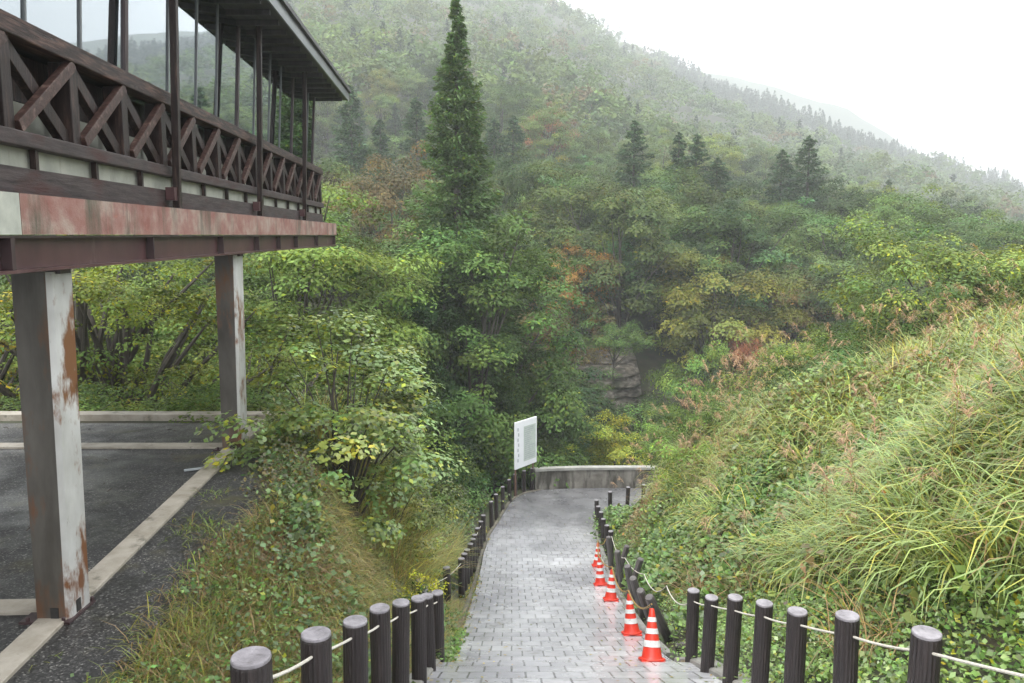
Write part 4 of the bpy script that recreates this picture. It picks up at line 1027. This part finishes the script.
x, y = sample(900, 3.1, 9, 4.6, 14, mT); parts.append(tussocks(x, y, 34, 1.0, .024, (.24, .33, .11), dry=.06))
x, y = sample(2400, 2.7, 13, 5, 25.5, lambda x, y: (x > XR(y) + .8) & (bump(x, y, 1.1, 8.) > .1)); parts.append(tussocks(x, y, 34, .75, .010, (.24, .20, .08), dry=.5, drycol=(.40, .25, .12)))
V, F, c_ = merge(parts); link('pampas_grass', np_mesh('pampas_grass', V, F, col=c_), M['blade'], kind='stuff', label='tall arching pampas grass growing over the right bank', cat='grass')
# seed plumes
parts = []
def plumes(x, y, Hs, col0):
    n = len(x); az = rg.uniform(0, 6.28, n); z = h(x, y)
    Ls = Hs * rg.uniform(.75, 1.2, n); out = []
    out.append(blades(n, x, y, z, Ls, np.full(n, .008), np.abs(rg.normal(.12, .12, n)), az, 5, np.tile(np.array([[.25, .2, .1]]), (n, 1)), np.full(n, .55)))
    # tip position
    v = out[0][0].reshape(n, 6, 2, 3)[:, -1].mean(1); pr = out[0][0].reshape(n, 6, 2, 3)[:, -2].mean(1); d = norm(v - pr)
    per = 26; ti = np.repeat(np.arange(n), per); k = len(ti); s_ = rg.random(k)
    b_ = v[ti] + d[ti] * (s_ * .22 - .12)[:, None]
    az2 = az[ti] + rg.normal(0, .7, k)
    out.append(blades(k, b_[:, 0], b_[:, 1], b_[:, 2], rg.uniform(.10, .22, k), np.full(k, .009), rg.uniform(.5, 1.1, k), az2, 3, np.array(col0)[None] * rg.uniform(.6, 1.3, (k, 1)), np.full(k, 1.4)))
    return out
x, y = sample(1000, 3.4, 17, 6, 25.5, lambda x, y: mR(x, y) & (x > XR(y) + 1.2) & (bump(x, y, 1.6, 7.) > -.1)); parts += plumes(x, y, 1.5, (.42, .28, .18))
x, y = sample(120, 4.2, 7.2, 20, 24.5, lambda x, y: x > XR(y) + .8); parts += plumes(x, y, 1.9, (.44, .29, .17))
V, F, c_ = merge(parts); link('grass_plumes', np_mesh('grass_plumes', V, F, col=c_), M['leaf'], kind='stuff', label='brown feathery seed heads of the pampas grass on the bank', cat='grass')
# left bank
def mLft(x, y): return (x < XL(y) - .12 - .25 * (y < 9.4)) & (x > colX(y) + np.interp(y, [5, 6, 8, 10, 11.5, 13], [.8, .85, 1.15, 1.1, .7, .4]) + .35 * bump(x, y, .5, 2))
parts = []
x, y = sample(24000, -5, -.9, 2.2, 16, mLft); parts.append(tussocks(x, y, 10, .27, .007, (.18, .22, .055), dry=.35, drycol=(.30, .20, .09), leanr=.7, segs=3))
x, y = sample(2600, -2.9, -1.05, 8.6, 14.5, lambda x, y: x < XL(y) - .3); parts.append(tussocks(x, y, 13, .46, .008, (.24, .27, .09), dry=.35, drycol=(.38, .28, .13), leanr=.35, segs=4))
x, y = sample(1500, -4.4, -2.0, 7.5, 12.5, lambda x, y: mLft(x, y) & (x > colX(y) + 1.0)); parts.append(tussocks(x, y, 14, .34, .007, (.20, .17, .07), dry=.7, drycol=(.30, .19, .10), leanr=.5, segs=3))
x, y = sample(2200, -5.2, -2.4, 4.5, 12.5, lambda x, y: (x > colX(y) + .3) & (x < colX(y) + 1.9) & (bump(x, y, .4, 4.) > .42)); parts.append(tussocks(x, y, 16, .24, .006, (.17, .25, .05), dry=.15, leanr=.6, segs=3))
x, y = sample(1500, -6, -1.6, 11, 28, lambda x, y: (x < XL(y) - .5) & ((x > colX(y) + 1.0) | (y > 15))); parts.append(tussocks(x, y, 14, .5, .010, (.14, .19, .05), dry=.3, segs=3))
V, F, c_ = merge(parts); link('bank_grass', np_mesh('bank_grass', V, F, col=c_), M['blade'], kind='stuff', label='short olive and rust tinted grass on the left bank beside the bollards', cat='grass')
parts = []
x, y = sample(2600, -4.6, -.9, 3, 15, lambda x, y: mLft(x, y) & (bump(x, y, .8, 5.) > -.1)); parts.append(weeds(x, y, .16 + .22 * bump(x, y, .7, 3.).clip(0), .048, 10, (.11, .19, .045), .07, .12))
x, y = sample(420, -2.9, -1.15, 8.8, 14., lambda x, y: x < XL(y) - .3); parts.append(weeds(x, y, .4, .07, 18, (.13, .20, .06), .08, .12))
x, y = sample(420, -4.2, -1.1, 6.5, 14, lambda x, y: mLft(x, y) & (bump(x, y, .5, 8.) > .1)); parts.append(weeds(x, y, .34, .075, 22, (.11, .175, .06), .04, .13))
x, y = sample(1400, -5, -1., 12, 30, lambda x, y: (x < XL(y) - .65) & ((x > colX(y) + 1.0) | (y > 15))); parts.append(weeds(x, y, .5, .10, 9, (.10, .16, .045), .1, .2))
x, y = sample(900, -4.4, -2.0, 9.5, 13.5, lambda x, y: x > colX(y) + 1.0); parts.append(weeds(x, y, .45, .05, 12, (.10, .10, .045), .25, .15, ycol=(1.6, 1.2, .6)))
x, y = sample(70, -.5, 1.3, 27.6, 29.6, lambda x, y: (x < XL(y) - .15)); parts.append(weeds(x, y, .5, .09, 14, (.09, .15, .04), .1, .15))
# tufts on the very edge of the path
x, y = sample(900, -1.15, -.80, 9.5, 29, lambda x, y: (x < XL(y) + .02) & (x > XL(y) - .35) & (bump(x * 2, y, .8, 1.) > 0)); parts.append(weeds(x, y, .10, .05, 8, (.13, .16, .045), .3, .06))
x, y = sample(500, -.96, -.84, 8.9, 12.5, lambda x, y: y > 0); parts.append(weeds(x, y, .18, .06, 8, (.13, .23, .05), .1, .05))
V, F, c_ = merge(parts); link('leafy_weeds', np_mesh('leafy_weeds', V, F, col=c_), M['wetleaf'], kind='stuff', label='leafy weeds growing between the grass on the left bank', cat='weeds')
# reeds beside the left bollards
x, y = sample(800, -3.4, -1.45, 13.0, 22.0, lambda x, y: (x < XL(y) - 1.0))
V, F, c_ = tussocks(x, y, 42, 1.25, .014, (.36, .42, .15), curlr=(.5, 1.5), leanr=.22, dry=.3, drycol=(.50, .38, .18))
link('reed_clump', np_mesh('reed_clump', V, F, col=c_), M['blade'], kind='stuff', label='pale green and straw coloured reeds beside the left bollards', cat='grass')
# fallen leaves on the paving
n = 520; fx_ = rg.random(n); fy_ = rg.uniform(6.5, 30, n); e_ = np.where(rg.random(n) < .75, fx_ ** 3 * .35, fx_); e_ = np.where(rg.random(n) < .5, e_, 1 - e_)
X_ = XL(fy_) * (1 - e_) + XR(fy_) * e_; Z_ = p(fy_) + .012
Nn = norm(np.array([0, .3, 1.]) + rg.normal(0, .15, (n, 3))); T = norm(np.cross(Nn, rg.normal(size=(n, 3))))
Lf = rg.uniform(.03, .07, n)
V, F, c_ = kites(np.stack([X_, fy_, Z_], -1), T, Nn, Lf, Lf * .6, np.array([(.30, .22, .07), (.16, .09, .04), (.35, .30, .12), (.12, .14, .04)])[rg.integers(0, 4, n)])
link('fallen_leaves', np_mesh('fallen_leaves', V, F, col=c_), M['leaf'], kind='stuff', label='small fallen leaves scattered on the wet paved path', cat='leaves')
# yellow flowering plant
fp = empty('yellow_flowers', (-1.50, 11.6, float(h(-1.50, 11.6)) + .12), label='plant with yellow-green flower heads beside the left bollards', cat='flowering plant')
n = 60; a_ = rg.uniform(0, 6.28, n); r_ = rg.uniform(0, .38, n) ** .8
v1 = blades(n, np.cos(a_) * .06, np.sin(a_) * .06, np.zeros(n), rg.uniform(.55, .85, n), np.full(n, .008), rg.uniform(.05, .5, n), a_, 4, np.tile([[.06, .1, .03]], (n, 1)), np.full(n, .4))
tips = v1[0].reshape(n, 5, 2, 3)[:, -1].mean(1)
link('stems', np_mesh('stems', v1[0], v1[1], col=v1[2]), M['leaf'], fp)
ti = np.repeat(np.arange(n), 14); k = len(ti); Pq = tips[ti] + rg.normal(0, .035, (k, 3)); Nq = norm(np.array([0, 0, 1.]) + rg.normal(0, .6, (k, 3)))
v2 = kites(Pq, np.cross(Nq, rg.normal(size=(k, 3))), Nq, rg.uniform(.03, .055, k), .03, leafcols(k, (.50, .50, .06), .2, rg))
link('flower_heads', np_mesh('flower_heads', *v2[:2], col=v2[2]), M['leaf'], fp)
ti = np.repeat(np.arange(n), 10); k = len(ti); Pq = tips[ti] * rg.uniform(.2, .85, (k, 1)) + rg.normal(0, .05, (k, 3)); Nq = norm(np.array([0, 0, 1.]) + rg.normal(0, .5, (k, 3)))
v3 = kites(Pq, np.cross(Nq, rg.normal(size=(k, 3))), Nq, rg.uniform(.06, .11, k), .045, leafcols(k, (.07, .13, .03), .25, rg))
link('leaves', np_mesh('leaves', *v3[:2], col=v3[2]), M['leaf'], fp)

# ------------------------------------------------------------------ haze
hz, nt, out = newmat('haze_air')
pv = N(nt, 'ShaderNodeVolumePrincipled'); pv.inputs['Color'].default_value = (.78, .80, .82, 1); pv.inputs['Density'].default_value = .00102
pv.inputs['Anisotropy'].default_value = 0.0
L(nt, pv.outputs[0], out.inputs['Volume'])
zmin = min(float(GZ.min()), -26.) - 1
MB().box((200, 690, (zmin + 350) / 2), (1750, 705, (350 - zmin) / 2)).build('haze', hz, kind='stuff', label='thin rain haze filling the valley', cat='haze')

# ------------------------------------------------------------------ light
w = bpy.data.worlds.new('World'); sc.world = w; w.use_nodes = True
nt = w.node_tree; bg = nt.nodes['Background']
SE, SR = R(62), R(235)
sky = N(nt, 'ShaderNodeTexSky', sky_type='NISHITA', sun_disc=False, sun_elevation=SE, sun_rotation=SR, air_density=1.0, dust_density=3.0)
tc = N(nt, 'ShaderNodeTexCoord'); nz = N(nt, 'ShaderNodeTexNoise'); nz.inputs['Scale'].default_value = 1.6; nz.inputs['Detail'].default_value = 4
L(nt, tc.outputs['Generated'], nz.inputs['Vector'])
cloud = ramp(nt, nz.outputs['Fac'], [(.3, (.90, .92, .945)), (.7, (1, 1, .99))])
sxz = N(nt, 'ShaderNodeSeparateXYZ'); L(nt, tc.outputs['Generated'], sxz.inputs[0])
grad = ramp(nt, sxz.outputs['Z'], [(.0, (.52, .53, .54)), (.35, (.74, .75, .76)), (1., (1, 1, 1))])
cloud = mixc(nt, 1., cloud, grad, 'MULTIPLY')
cs = mixc(nt, 1., cloud, (15.2, 15.2, 15.2), 'MULTIPLY')
cx = mixc(nt, .90, sky.outputs[0], cs)
L(nt, cx, bg.inputs['Color']); bg.inputs['Strength'].default_value = .12
sun = bpy.data.lights.new('sun', 'SUN'); sun.energy = 1.3; sun.angle = R(22); sun.color = (1, .98, .95)
so_ = bpy.data.objects.new('sun', sun); COL.objects.link(so_)
az_ = SR
dvec = Vector((math.sin(az_) * math.cos(SE), math.cos(az_) * math.cos(SE), math.sin(SE)))
so_.rotation_euler = dvec.to_track_quat('Z', 'Y').to_euler()

# ------------------------------------------------------------------ camera
cam = bpy.data.cameras.new('camera'); cam.sensor_width = 36; cam.lens = 28.125; cam.clip_start = .05; cam.clip_end = 3000
co = bpy.data.objects.new('camera', cam); COL.objects.link(co)
co.location = (0, 0, 0); co.rotation_euler = (R(90) - math.atan(106.5 / 800), 0, 0)
sc.camera = co
sc.view_settings.view_transform = 'Standard'; sc.view_settings.look = 'None'; sc.view_settings.gamma = 1; sc.view_settings.exposure = 1.3
sc.render.engine = 'CYCLES'
c = sc.cycles
c.max_bounces = 6; c.diffuse_bounces = 3; c.glossy_bounces = 3; c.transmission_bounces = 3; c.volume_bounces = 1; c.transparent_max_bounces = 8
c.caustics_reflective = False; c.caustics_refractive = False
c.use_denoising = True
